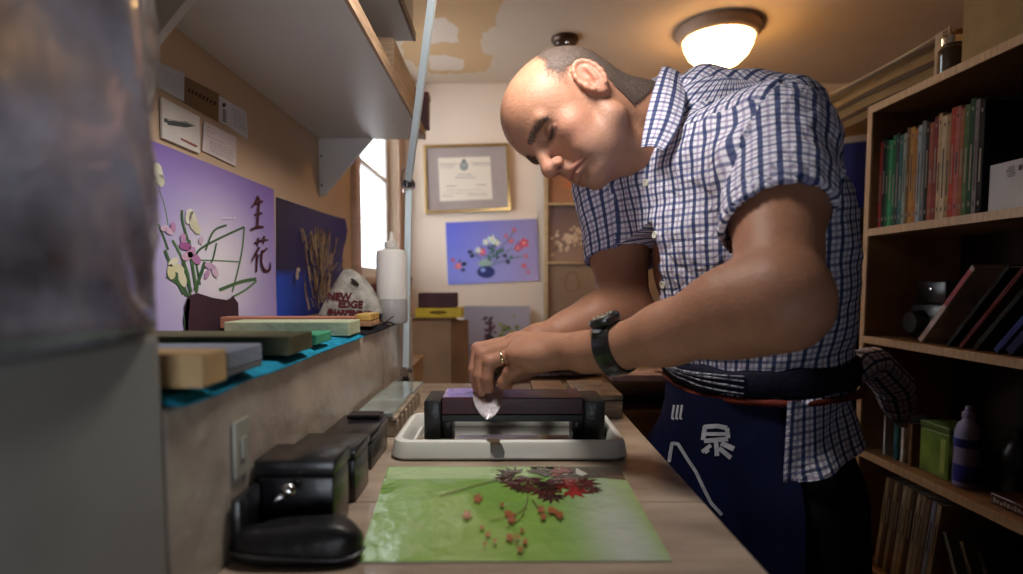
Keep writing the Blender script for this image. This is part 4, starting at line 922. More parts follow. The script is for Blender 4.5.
# second shelf
sh = zs[1]+.0005
cm = mat('camera_black', (.02, .02, .022), .3, var=.2)
cy = PX(925, 330, XB+.09).y
t = thing('film_camera', (XB+.12, cy, sh), 'black camera-like device in the shadows of the middle shelf', 'camera')
obj('camera_body', B().box((XB+.09, cy-.055, sh), (XB+.16, cy+.055, sh+.085), bev=.008), cm, t, smooth=SM)
obj('lens', B().lathe([(.0, -.03), (.024, -.03), (.028, 0)], (XB+.0895, cy+.012, sh+.04), axis=(1, 0, 0)), cm, t, smooth=SM)
t = thing('camera_case', (XB+.12, cy, sh+.0865), 'small black case stacked on the camera-like device', 'case')
obj('case_body', B().box((XB+.10, cy-.045, sh+.0865), (XB+.16, cy+.05, sh+.14), bev=.006), cm, t, smooth=SM); obj('clasp', B().ell((XB+.099, cy-.0, sh+.12), (.0025, .007, .006)), m_chr, t, smooth=True)
base_y = [PX(x_, 338, XB+.02).y for x_ in (917, 945, 958, 972, 992, 1004)]
leans = [('tall book with white and red spine leaning across the middle shelf', (.62, .50, .48), .012), ('black book leaning behind the white spined one', (.02, .018, .02), .008), ('dark book with a thin red lower spine leaning third', (.16, .03, .04), .009), ('black hardback leaning between red and blue ones', (.018, .016, .018), .01), ('dark blue book leaning near the shelf middle', (.03, .05, .22), .012), ('navy book with red marks leaning last in the row', (.03, .035, .12), .016)]
for (lab, cl, w_), y in zip(leans, base_y): 
    t = book(lab, y-w_, w_, .215, sh, cl, 'leaning books on the middle shelf', tilt=math.radians(40))
    if cl[0] > .5:
        piv = Vector((XB+.02, y-w_, sh)); R = Matrix.Rotation(math.radians(40), 3, 'X')
        bb = B().box((XB+.019, y-w_+.001, sh+.11), (XB+.0197, y-.001, sh+.205)); bb.v = [tuple(piv+R@(Vector(v)-piv)) for v in bb.v]; obj('red_title', bb, mat('red_print', (.42, .05, .07), .5), t)
t = thing('dark_carton', (XB+.2, .95, sh), 'dark brown carton standing behind the leaning books', 'box')
obj('carton_body', B().box((XB+.205, .78, sh), (XB+.236, 1.14, sh+.19), bev=.002), m_card2, t)
# third shelf
sh = zs[2]+.0005
for lab, xa, cl, hh, w_ in (('small white paperback standing far on the lower middle shelf', 884, (.55, .52, .50), .10, .006), ('small dark teal book beside the white paperback', 897, (.03, .12, .13), .10, .014), ('small cream book beside the green tin', 903, (.62, .56, .50), .095, .010), ('small brown book close to the green tin', 911, (.26, .13, .07), .10, .010)):
    yy = PX(xa, 460, XB+.03).y; book(lab, yy, w_, hh, sh, cl, 'small books on the lower middle shelf', dep=.10, x=XB+.03)
ya, yb = PX(919, 460, XB+.04).y, PX(948, 470, XB+.04).y
t = thing('green_tin', (XB+.08, (ya+yb)/2, sh), 'lime green tin box beside the lavender bottle', 'tin')
m_lime = mat('lime_tin', (.22, .34, .05), .35, var=.2)
obj('tin_body', B().box((XB+.04, yb, sh), (XB+.12, ya, sh+.10), bev=.003), m_lime, t); obj('lid', B().box((XB+.039, yb-.001, sh+.1005), (XB+.121, ya+.001, sh+.116), bev=.003), mat('green_lid', (.12, .20, .04), .35), t)
obj('glass_panel', B().box((XB+.0385, yb+.008, sh+.012), (XB+.0395, yb+.022, sh+.088)), mat('pale_lime', (.42, .50, .12), .4), t)
bc = Vector((XB+.055, PX(966, 470, XB+.055).y, sh))
t = thing('spray_bottle', bc, 'lavender bottle with a blue label on the lower middle shelf', 'bottle')
m_lav = mat('lavender_plastic', (.34, .32, .52), .3, var=.05); m_blu = mat('blue_label', (.03, .04, .26), .35)
obj('bottle_body', B().lathe([(0, 0), (.021, 0), (.023, .003), (.023, .118), (.018, .134), (.011, .142), (.009, .147)], bc), m_lav, t, smooth=SM)
obj('label_band', B().lathe([(.0233, .012), (.0237, .013), (.0237, .048), (.0233, .049)], bc), m_blu, t, smooth=SM); obj('label_band', B().lathe([(.0233, .086), (.0237, .087), (.0237, .104), (.0233, .105)], bc), m_blu, t, smooth=SM)
obj('nozzle', B().lathe([(.012, .1475), (.012, .158), (.007, .162), (.006, .172), (0, .174)], bc), m_lav, t, smooth=SM)
yc = PX(1003, 500, XB+.02).y
t = thing('flat_case', (XB+.1, yc, sh), 'dark red flat case with pale lettering near the bottle', 'case')
obj('case_body', B().box((XB+.03, yc-.07, sh), (XB+.18, yc+.04, sh+.022), bev=.003), mat('dark_red_case', (.09, .025, .02), .4), t)
b = B()
for k in range(9): b.box((XB+.0285, yc+.026-k*.0075, sh+.006+.001*(k % 2)), (XB+.0295, yc+.0305-k*.0075, sh+.015-.002*(k % 3)))
obj('lettering', b, mat('pale_lettering', (.50, .44, .38), .5), t)
single('dark_bottle', B().lathe([(0, 0), (.03, 0), (.033, .005), (.033, .09), (.02, .115), (.012, .12), (.012, .14), (0, .141)], (XB+.12, bc.y-.05, sh)), cm, 'round black bottle behind the lavender one', 'bottle', smooth=SM)
# bottom shelf of magazines
sh = zs[3]+.0005
mags = [((.50, .33, .18), 'tan'), ((.16, .08, .05), 'dark brown'), ((.42, .28, .16), 'ochre'), ((.20, .10, .07), 'chestnut'), ((.56, .42, .26), 'pale tan'), ((.48, .30, .15), 'golden brown'), ((.12, .07, .05), 'blackish'), ((.52, .38, .24), 'sandy'), ((.44, .30, .18), 'honey'), ((.30, .18, .12), 'russet'), ((.40, .40, .50), 'greyish lilac'), ((.50, .34, .20), 'buff')]
y = BY1-.06; prev = 'side panel'
for i, (cl, cn) in enumerate(mags):
    w_ = .012; y -= w_+.003
    book(f'{cn} magazine leaning on the bottom shelf next to the {prev} one' if i else f'{cn} magazine leaning on the bottom shelf nearest the far side panel', y, w_, .24, sh, cl, 'leaning magazines on the bottom shelf', tilt=math.radians(8), name='magazine', cat='magazine', band=[(.5, .8, 0)]); prev = cn
for i in range(3): book(['grey magazine leaning at the near end of the bottom shelf', 'brown magazine leaning in the near bottom row', 'dark magazine leaning last in the near bottom row'][i], PX(985, 600, XB+.02).y+.02-i*.045, .01, .20, sh, [(.22, .20, .18), (.2, .13, .09), (.08, .07, .07)][i], 'leaning magazines on the bottom shelf', tilt=math.radians(-25), name='magazine', cat='magazine')
# on top: carton, jar, striped bag, blue bin
zt2 = zt_+.0185
y9 = PX(963, 80, XB+.01).y
t = thing('cardboard_box', (XB+.1, y9-.12, zt2), 'tall yellowish carton on top of the bookcase', 'box')
obj('carton_body', B().box((XB+.005, y9-.26, zt2), (XB+.22, y9, CEIL-.06)), mat('ochre_card', (.42, .28, .13), .7, var=.08), t)
obj('flap', B().box((XB+.004, y9-.262, CEIL-.0595), (XB+.221, y9+.001, CEIL-.056)), m_card, t)
jp = PX(951, 84, XB+.03); jp.z = zt2
t = thing('glass_jar', jp, 'small glass jar on top of the bookcase beside the striped bag', 'jar')
obj('jar_body', B().lathe([(0, 0), (.024, 0), (.026, .004), (.026, .05), (.018, .06)], jp), mat('dark_glass', (.12, .09, .05), .1, trans=.3, coat=.5), t, smooth=SM)
obj('lid', B().lathe([(0, .0605), (.020, .0605), (.020, .075), (0, .076)], jp), m_chr, t, smooth=SM)
m_bag = mat('tan_canvas', (.26, .165, .07), .75, var=.1, scale=12, bump=.3, bscale=200); m_strp = mat('dark_stripe', (.05, .028, .02), .7); m_pip = mat('cream_piping', (.46, .36, .24), .6)
ga, gb = 1.27, 1.79; gx = .985; zb0 = zt2+.001
t = thing('striped_bag', (gx+.08, 1.5, zb0), 'tan canvas bag with dark stripes and cream piping on the bookcase', 'bag')
topz = lambda y: P(0, 0, 1).z*0+CZ+.565-.006*math.sin((y-ga)/(gb-ga)*math.pi)+.02*(y-1.5)
rings = []
for i in range(15):
    u = i/14; y = ga+(gb-ga)*u; s = 1 if 0 < i < 14 else .92; zt3 = topz(y)
    rings.append([Vector((gx+.004*math.sin(u*12)+(1-s)*.02, y, zb0+.001)), Vector((gx-.006, y, (zb0*2+zt3)/3)), Vector((gx-.005, y, (zb0+2*zt3)/3)), Vector((gx+.01, y, zt3-.004)), Vector((gx+.04, y, zt3)), Vector((gx+.13, y, zt3-.01)), Vector((gx+.16, y, (zb0+zt3)/2)), Vector((gx+.15, y, zb0+.001))])
obj('bag_body', B().loft(rings), m_bag, t, smooth=SM)
for f0, f1 in ((.10, .19), (.42, .53), (.78, .88)):
    rr = []
    for i in range(15):
        u = i/14; y = ga+(gb-ga)*u; zz = topz(y)-zb0; 
        z1, z2 = zb0+zz*(f0+.10*math.sin(u*3.1)-.04), zb0+zz*(f1+.10*math.sin(u*3.1)-.04)
        rr.append([Vector((gx-.0095, y, z1)), Vector((gx-.0095, y, z2)), Vector((gx-.0075+.006*(f1 > .6), y, z2)), Vector((gx-.0075, y, z1))])
    obj('stripe', B().loft(rr), m_strp, t)
obj('piping', B().tube([(gx-.005, gb, zb0+.004), (gx-.006, gb, topz(gb)-.002)]+[(gx+.004, ga+(gb-ga)*(1-i/10), topz(ga+(gb-ga)*(1-i/10))+.001) for i in range(1, 10)]+[(gx-.004, ga, topz(ga)), (gx-.005, ga, zb0+.005)], .0035, seg=6), m_pip, t, smooth=True)
obj('end_band', B().box((gx-.012, ga+.010, zb0+.002), (gx-.0098, ga+.032, topz(ga)-.003)), m_pip, t)
st_ = P(848, 200, 1.66)
t = thing('tall_cabinet', (1.12, 1.75, 0), 'dark tall cabinet beyond the bookcase holding the blue bin', 'cabinet')
obj('body', B().box((.92, 1.50, 0), (1.35, 1.95, CZ+.195)), m_bk, t); obj('door', B().box((.915, 1.51, .05), (.9195, 1.94, CZ+.18)), m_bk, t)
bc = Vector((1.06, 1.70, CZ+.196))
t = thing('plastic_bin', bc, 'dark blue plastic bin with a white rim under the striped bag', 'bin')
m_bin = mat('blue_bin', (.015, .025, .20), .35, var=.05)
obj('bin_body', B().lathe([(0, 0), (.105, 0), (.108, .004), (.125, .205), (.121, .205), (.104, .006), (0, .006)], bc, seg=32), m_bin, t, smooth=SM)
obj('rim', B().lathe([(.1255, .195), (.131, .197), (.131, .212), (.1255, .214), (.118, .2125), (.118, .2055), (.1255, .2055)], bc, seg=32), mat('white_rim', (.66, .58, .50), .4), t, smooth=SM)
single('pink_tag', B().lathe([(0, 0), (.010, .001), (.012, .006), (.006, .012), (0, .013)], (bc.x-.135, bc.y-.03, CZ+.196)), mat('pink_plastic', (.5, .05, .14), .4), 'small pink plastic tag lying beside the blue bin', 'tag', smooth=SM)
# ================================================================== THE MAN
def V(x, y, z): return np.array([x, y, CZ+z])
def pt(px, py, d): return np.array(P(px, py, d))
SC = 1.005
HR0 = np.array([[-.6335, .0380, -.7728], [-.3790, -.8860, .2680], [-.6745, .4625, .5755]]); HR = HR0.copy()   # columns: face direction, left, up
HR, _ = np.linalg.qr(HR); HR *= np.sign((HR*HR0).sum(0))
HO = V(.1205, .944, .268)
def hl(p): return HR.T@(np.asarray(p)-HO)/SC      # world -> head frame
NB = pt(678, 131, .975)                          # base of the neck
h = .0019
fd = Field((-.19, -.13, -.215), (.130, .13, .145), h)
E = fd.ell
def rot(ax, deg): return np.array(Matrix.Rotation(math.radians(deg), 3, ax))
E((-.014, 0, .042), (.096, .076, .086), k=.02)                       # skull
E((.034, 0, .047), (.068, .067, .068), k=.03)                       # forehead
E((.030, 0, -.025), (.054, .056, .080), k=.03)                       # face
E((.035, 0, -.064), (.046, .048, .034), k=.025)                      # jaw
for s in (-1, 1):
    fd.cap((-.008, s*.057, -.020), (.004, s*.053, -.062), .014, .014, k=.025)
    fd.cap((.004, s*.053, -.062), (.063, s*.021, -.088), .014, .013, k=.022)
    E((.052, s*.042, -.022), (.022, .018, .020), k=.02)               # cheekbone
    E((.056, s*.034, -.055), (.022, .016, .022), k=.02)
    fd.cap((.091, s*.010, .024), (.077, s*.044, .024), .0095, .0085, k=.012)   # brow
    E((.092, s*.033, .005), (.018, .021, .0135), k=.012, mode='s')      # socket
    E((.0665, s*.032, .005), (.0150, .0155, .0135), k=.003)            # lids over the eye
    fd.cap((.080, s*.020, -.004), (.073, s*.046, -.0015), .0026, .0022, k=.004)
    fd.cap((.080, s*.016, -.012), (.070, s*.044, -.012), .0015, .0012, k=.006, mode='s')
E((.075, 0, -.091), (.017, .021, .015), k=.016)                      # chin
fd.cap((.088, 0, .020), (.108, 0, -.020), .0075, .0105, k=.010)      # nose
E((.111, 0, -.027), (.0138, .0138, .0125), k=.006)
for s in (-1, 1):
    E((.100, s*.0125, -.031), (.0105, .0065, .0085), k=.005)
    E((.104, s*.0065, -.0405), (.0055, .0032, .0040), k=.002, mode='s')
fd.cap((.092, .0, -.046), (.094, 0, -.040), .010, .009, k=.008)      # upper lip mound
fd.cap((.0935, -.008, -.0555), (.0935, .008, -.0555), .0050, .0050, k=.005)
fd.cap((.0935, .008, -.0555), (.074, .034, -.069), .0050, .0022, k=.004); fd.cap((.0935, -.008, -.0555), (.074, -.034, -.069), .0050, .0022, k=.004)
fd.cap((.0905, -.008, -.0665), (.0905, .008, -.0665), .0060, .0060, k=.005)
fd.cap((.0905, .008, -.0665), (.075, .031, -.071), .0058, .0024, k=.004); fd.cap((.0905, -.008, -.0665), (.075, -.031, -.071), .0058, .0024, k=.004)
fd.cap((.0995, -.006, -.0608), (.0995, .006, -.0608), .0020, k=.003, mode='s')
for s in (-1, 1): fd.cap((.0995, s*.006, -.0608), (.077, s*.037, -.0735), .0022, .0014, k=.003, mode='s')
E((.099, 0, -.081), (.010, .018, .006), k=.010, mode='s')            # crease above the chin
for s in (-1, 1):
    fd.cap((.098, s*.021, -.030), (.084, s*.032, -.058), .0040, .0030, k=.008, mode='s')   # cheek fold
    # ears
    R_ = rot('Y', -12)@rot('Z', -s*20)
    c = np.array([-.010, s*.081, .000])
    E(c, (.019, .0055, .034), R_, k=.006)
    prev = None
    for q in range(13):
        a = math.radians(-60+q*24); p = c+R_@np.array([.0175*math.cos(a)*-1, s*.003, .031*math.sin(a)+.001])
        if prev is not None and -1 < math.sin(a) : fd.cap(prev, p, .0036, .0036, k=.003)
        prev = p
    E(c+R_@np.array([.003, s*.0085, .006]), (.0095, .0078, .020), R_, k=.003, mode='s')
    E(c+R_@np.array([.006, s*.008, -.008]), (.007, .009, .009), R_, k=.003, mode='s')
    fd.cap(c+R_@np.array([-.004, s*.003, -.010]), c+R_@np.array([-.006, s*.003, .014]), .0030, .0026, k=.003)
    E(c+np.array([.0135, -s*.001, -.006]), (.004, .0035, .006), k=.004)
    E(c+np.array([.003, -s*.003, -.029]), (.008, .004, .008), k=.006)
nb = hl(NB)
na = np.array([-.030, 0, -.035])
fd.cap(na+np.array([-.012, 0, .02]), nb, .058, .066, k=.03)
fd.cap((.012, 0, -.078), nb+np.array([.05, 0, -.02]), .036, .05, k=.03)
fd.cap((-.02, .058, -.02), nb+np.array([.045, .02, -.05]), .014, .016, k=.018)      # neck cords
fd.cap((-.02, -.058, -.02), nb+np.array([.045, -.02, -.05]), .014, .016, k=.018)
Vh, Fh = fd.mesh()
Nh = vnormals(Vh, Fh)
def gs(c, r, P_): return np.exp(-(((P_-np.array(c))/np.array(r))**2).sum(1))
SK = np.array([.41, .20, .122])
Xh = Vh
base = np.tile(SK, (len(Xh), 1))
def tint(Cc, wgt, col): return Cc*(1-wgt[:, None])+np.array(col)*wgt[:, None]
base = tint(base, .45*np.clip(gs((.112, 0, -.028), (.02, .022, .018), Xh), 0, 1), (.54, .22, .17))
for s in (-1, 1):
    base = tint(base, .35*gs((.06, s*.045, -.025), (.03, .03, .028), Xh), (.50, .20, .15)); base = tint(base, .45*gs((-.012, s*.085, 0), (.03, .02, .04), Xh), (.50, .19, .14))
    base = tint(base, .7*gs((.075, s*.033, .002), (.02, .022, .011), Xh), (.24, .11, .08))  # shade of the eye socket painted in as a darker tint
zl = -.0608-.0005
inl = np.exp(-((Xh[:, 2]+.0608)/.0085)**2)*np.exp(-(np.abs(Xh[:, 1])/.029)**4)*(Xh[:, 0] > .072)
base = tint(base, .65*inl, (.42, .15, .13))
lid = np.zeros(len(Xh))
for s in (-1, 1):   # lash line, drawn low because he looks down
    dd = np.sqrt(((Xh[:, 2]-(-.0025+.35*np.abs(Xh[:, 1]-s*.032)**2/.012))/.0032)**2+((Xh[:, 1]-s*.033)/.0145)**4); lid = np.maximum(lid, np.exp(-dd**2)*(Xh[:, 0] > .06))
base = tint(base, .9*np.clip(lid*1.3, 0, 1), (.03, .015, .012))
beard = np.clip(1-((Xh[:, 2]+.085)/.045)**2, 0, 1)*(Xh[:, 0] > .0)*(Xh[:, 2] < -.04)*(1-np.clip(inl*1.5, 0, 1)); base = tint(base, .28*np.clip(beard, 0, 1), (.34, .22, .19))
mouth = np.exp(-((Xh[:, 2]+.0608+.30*np.clip(np.abs(Xh[:, 1])-.008, 0, 1))/.0018)**2)*(np.abs(Xh[:, 1]) < .034)*(Xh[:, 0] > .070); base = tint(base, .8*mouth, (.16, .05, .045))
nost = sum(gs((.103, s*.0065, -.039), (.005, .0036, .004), Xh) for s in (-1, 1)); base = tint(base, np.clip(nost, 0, 1), (.10, .03, .025))
for zf_ in (.050, .060, .071): base = tint(base, .22*np.exp(-((Xh[:, 2]-zf_-.004*np.cos(Xh[:, 1]*60))/.0014)**2)*(Xh[:, 0] > .05)*(np.abs(Xh[:, 1]) < .045), (.30, .14, .10))
mot = np.array([noise.noise(Vector(p*55)) for p in Xh]); base = base*(1+.07*mot)[:, None]
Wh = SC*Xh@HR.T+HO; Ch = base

# ---------------------------------------------------------------- arms and hands
LS = V(.372, .790, .190); RS = V(.205, 1.085, .180)
LE = V(.290, .590, -.022); LW = pt(611, 349, .735)
RE = V(.215, 1.00, -.060); RW = pt(537, 343, .93)
def hand_left(f):
    W = LW; k1 = .012
    hw = pt(588, 352, .762)
    M = [pt(516, 341, .860), pt(517, 345, .842), pt(523, 352, .822), pt(533, 360, .803)]
    PIP = [pt(478, 349, .860), pt(482, 355, .842), pt(490, 362, .824), pt(510, 373, .812)]
    DIP = [pt(474, 370, .846), pt(479, 376, .832), pt(487, 379, .820), pt(503, 383, .815)]
    TIP = [pt(477, 388, .836), pt(482, 392, .826), pt(489, 389, .820), pt(508, 386, .822)]
    for i, m in enumerate(M): f.cap(hw+(m-hw)*.05+np.array([0, (i-1.5)*.009, 0]), m, .0200, .0135, k=k1)
    f.ell((hw+M[1]+M[2])/3+np.array([-.01, 0, -.008]), (.042, .030, .020), k=.02)
    f.cap(W, hw, .0285, .0255, k=.02)
    for m, a, b_, c in zip(M, PIP, DIP, TIP):
        f.cap(m, a, .0118, .0102, k=.004); f.cap(a, b_, .0100, .0086, k=.003); f.cap(b_, c, .0086, .0070, k=.003)
        f.ell(a, (.0104, .0104, .0104), k=.003)
    f.cap(hw+np.array([0, .02, -.008]), pt(545, 362, .885), .019, .0145, k=.014)
    f.cap(pt(545, 362, .885), pt(524, 373, .878), .0135, .0112, k=.006); f.cap(pt(524, 373, .878), pt(510, 380, .864), .0112, .0085, k=.004)
    # tendons
    for m in M[:3]: f.cap(hw+np.array([0, 0, .021]), m+np.array([0, 0, .0115]), .0025, .0025, k=.007)
    return M, PIP, DIP, TIP
def hand_right(f):
    hw = pt(528, 346, .935)
    M = [pt(508, 346, .915), pt(506, 350, .935), pt(506, 355, .955), pt(507, 360, .973)]
    for i, m in enumerate(M): f.cap(hw+np.array([0, (i-1.2)*.009, 0]), m, .018, .0125, k=.012)
    f.cap(RW, hw, .027, .024, k=.02)
    for i, m in enumerate(M):
        d = m[1]; a = pt(487, 352+i*2, d); b_ = pt(484, 368+i, d); c = pt(495, 377, d)
        f.cap(m, a, .0112, .0098, k=.004); f.cap(a, b_, .0096, .0086, k=.003); f.cap(b_, c, .0086, .0072, k=.003)
    t0 = pt(522, 345, .91); t1 = pt(512, 339.5, .895); t2 = pt(500, 349, .888)
    f.cap(hw, t0, .018, .014, k=.012); f.cap(t0, t1, .0125, .0105, k=.005); f.cap(t1, t2, .0105, .008, k=.004)
def arm_field(S, El, W, hand, others, hh):
    allp = np.array([S, El, W]+others); lo = allp.min(0)-.075; hi = allp.max(0)+.075
    f = Field(lo, hi, hh)
    mid = S+(El-S)*.45
    f.cap(S, mid, .056, .053, k=.02); f.cap(mid, El, .053, .043, k=.03)
    d = (W-El)/np.linalg.norm(W-El); bul = El+d*.055+np.array([0, 0, .004])
    f.ell(El, (.044, .044, .044), k=.02); f.cap(El, bul, .043, .045, k=.03); f.cap(bul, El+(W-El)*.62, .045, .036, k=.03); f.cap(El+(W-El)*.62, W, .036, .0280, k=.02)
    r = hand(f); v, q = f.mesh(); return v, q, r
Vl, Fl, LH = arm_field(LS, LE, LW, hand_left, [pt(470, 395, .80), pt(470, 335, .90)], .0022)
Vr, Fr, _ = arm_field(RS, RE, RW, hand_right, [pt(480, 390, .86), pt(490, 330, 1.0)], .0025)
def skin_cols(Vv, seed):
    m1 = np.array([noise.noise(Vector(p*38)+Vector((seed, 0, 0))) for p in Vv]); m2 = np.array([noise.noise(Vector(p*110)+Vector((seed, 5, 0))) for p in Vv])
    return np.tile(SK*np.array([.92, .90, .88]), (len(Vv), 1))*(1+.10*m1+.06*m2)[:, None]
Cl = skin_cols(Vl, 1); Cr = skin_cols(Vr, 9)
for grp in LH[1:3]:
    for p in grp: Cl = tint(Cl, .4*np.exp(-((np.linalg.norm(Vl-p, axis=1)/.011)**2)), (.48, .20, .15))
for p in LH[3]: Cl = tint(Cl, .35*np.exp(-((np.linalg.norm(Vl-p, axis=1)/.010)**2)), (.56, .27, .21))
# hidden trunk and legs under the clothes
AX = lambda z: V(.40, .925, z)
HIP = V(.41, .93, -.30)
FW = np.array([-math.cos(math.radians(33)), -math.sin(math.radians(33)), 0]); LT = np.array([-FW[1]*-1, FW[0], 0]); LT = np.array([math.sin(math.radians(33)), -math.cos(math.radians(33)), 0])
BR = np.stack([FW, LT, np.array([0, 0, 1.])], 1)
chest = V(.385, .935, .05)
# trunk lean matrix: chest axis from hips to neck
fb = Field((-.02, .45, .0), (.85, 1.4, CZ+.32), .008)
fb.ell(V(.415, .925, -.12), (.088, .115, .16), BR, k=.03); fb.ell(chest, (.11, .155, .17), BR, k=.05); fb.cap(RS, LS, .045, k=.04); fb.ell(V(.418, .93, -.28), (.085, .105, .12), BR, k=.03)
FEET = []
for s in (-1, 1):
    hp = HIP+LT*s*.085+np.array([0, 0, -.04]); kn = np.array([.43, .93, .48])+LT*s*.12+FW*.03; an = np.array([.45, .95, .09])+LT*s*.14
    fb.cap(hp, kn, .078, .052, k=.04); fb.cap(kn, an, .052, .036, k=.03); fb.cap(an, an+FW*.14+np.array([0, 0, -.045]), .034, .026, k=.02); FEET.append(an)
fb.cap(NB+np.array([.01, 0, -.06]), NB, .05, k=.02)
Vb, Fb = fb.mesh(); Cb = np.tile(SK, (len(Vb), 1))

person = thing('person', (.44, .95, 0), 'balding man in a checked shirt leaning over the bench, sharpening a knife', 'person')
m_skin = mat('skin', (1, 1, 1), .52, var=.12, scale=60, spec=.35, bump=.2, bscale=210, attr='Col', sss=.12)
VV = [Wh, Vl, Vr, Vb]; FF = [Fh, Fl, Fr, Fb]; off = 0; Fs = []
for v_, f_ in zip(VV, FF): Fs.append(f_+off); off += len(v_)
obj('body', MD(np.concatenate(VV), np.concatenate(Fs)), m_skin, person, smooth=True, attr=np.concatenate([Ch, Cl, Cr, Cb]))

# hair: close cropped band round the back and sides, thin on top
def shell(Vv, Ff, Nn, w, thick, name, m, parent):
    keep = w > .02; fk = keep[Ff].all(1); F2 = Ff[fk]; used = np.unique(F2); mp = np.full(len(Vv), -1); mp[used] = np.arange(len(used))
    ww = w[used]; top_ = Vv[used]+Nn[used]*(thick*np.clip(ww*2, 0, 1))[:, None]
    c = np.stack([ww, ww, ww], 1)
    return obj(name, MD(SC*top_@HR.T+HO, mp[F2]), m, parent, smooth=True, attr=c)
X, Y, Z = Vh.T
aY = np.abs(Y)
# hairline: behind the temples, above and behind the ears, fading over the crown, ending at the nape
front = (.026+.2*np.clip(Z, 0, .04)-.8*np.clip(Z-.055, 0, .04))-X          # positive behind the hairline
wv = np.clip(front/.04, 0, 1)**.8
wv *= np.clip((Z-(-.045-.0*X)+np.where(X < -.03, .045, 0))/.02, 0, 1)
wv *= 1-np.clip((Z-.100-.0*X)/.02, 0, 1)*np.clip((X+.06)/.03, 0, 1)*.8
earm = np.exp(-(((X+.010)/.024)**2+((Z+.002)/.036)**2))*(aY > .06); wv *= 1-np.clip(earm*2.2, 0, 1)
side = (X > .004) & (Z < -.006); wv = np.where(side, 0, wv)
wv = wv*np.clip((X > -.2), 0, 1); wv[(X < -.13)] = 0; wv *= np.clip((Z+.085)/.02, 0, 1)
nz1 = np.array([noise.noise(Vector(p*Vector((1, 1, 1)).x*70)) for p in Vh]); wv = np.clip(wv*(1+.35*nz1), 0, 1)
def hair_mat(name, col):
    m = bpy.data.materials.new(name); m.use_nodes = True; nt = m.node_tree; b = nt.nodes['Principled BSDF']; L = nt.links.new
    tc = nd(nt, 'ShaderNodeTexCoord'); nz = nd(nt, 'ShaderNodeTexNoise'); nz.inputs['Scale'].default_value = 420; nz.inputs['Detail'].default_value = 3
    L(tc.outputs['Object'], nz.inputs[0]); at = nd(nt, 'ShaderNodeAttribute', attribute_name='Col')
    sp = nd(nt, 'ShaderNodeSeparateColor'); L(at.outputs['Color'], sp.inputs[0])
    ad = nd(nt, 'ShaderNodeMath', operation='ADD'); L(nz.outputs['Fac'], ad.inputs[0]); L(sp.outputs[0], ad.inputs[1])
    mr = nd(nt, 'ShaderNodeMapRange'); mr.inputs[1].default_value = .78; mr.inputs[2].default_value = 1.12; L(ad.outputs[0], mr.inputs[0]); L(mr.outputs[0], b.inputs['Alpha'])
    rp = nd(nt, 'ShaderNodeValToRGB'); rp.color_ramp.elements[0].position = .35; rp.color_ramp.elements[1].position = .7
    rp.color_ramp.elements[0].color = (*[c*.55 for c in col], 1); rp.color_ramp.elements[1].color = (*[min(1, c*1.9) for c in col], 1)
    L(nz.outputs['Fac'], rp.inputs[0]); L(rp.outputs[0], b.inputs['Base Color']); b.inputs['Roughness'].default_value = .7
    bp = nd(nt, 'ShaderNodeBump'); bp.inputs['Strength'].default_value = .5; bp.inputs['Distance'].default_value = .002; L(nz.outputs['Fac'], bp.inputs['Height']); L(bp.outputs[0], b.inputs['Normal'])
    return m
m_hair = hair_mat('cropped_hair', (.062, .042, .032))
shell(Vh, Fh, Nh, wv, .0022, 'hair', m_hair, person)
for s in (-1, 1):
    t_ = np.clip((s*Y-.010)/.042, 0, 1); ln = .0215+.004*np.sin(t_*3.1)-.006*t_; bw = np.clip(1.4-np.abs(Z-ln)/.0062, 0, 1)*((s*Y > .009) & (s*Y < .060))*(X > .045)*np.clip(np.minimum(s*Y-.007, .060-s*Y)/.008, 0, 1)
    shell(Vh, Fh, Nh, bw*.52, .0018, 'eyebrow', m_hair, person)
for s in (-1, 1):
    e0 = np.array([.0672, s*.032, .0045]); c = SC*HR@e0+HO
    obj('eyeball', B().ell(c, (.0126, .0126, .0126)), mat('eye_white', (.55, .48, .44), .2), person, smooth=True)

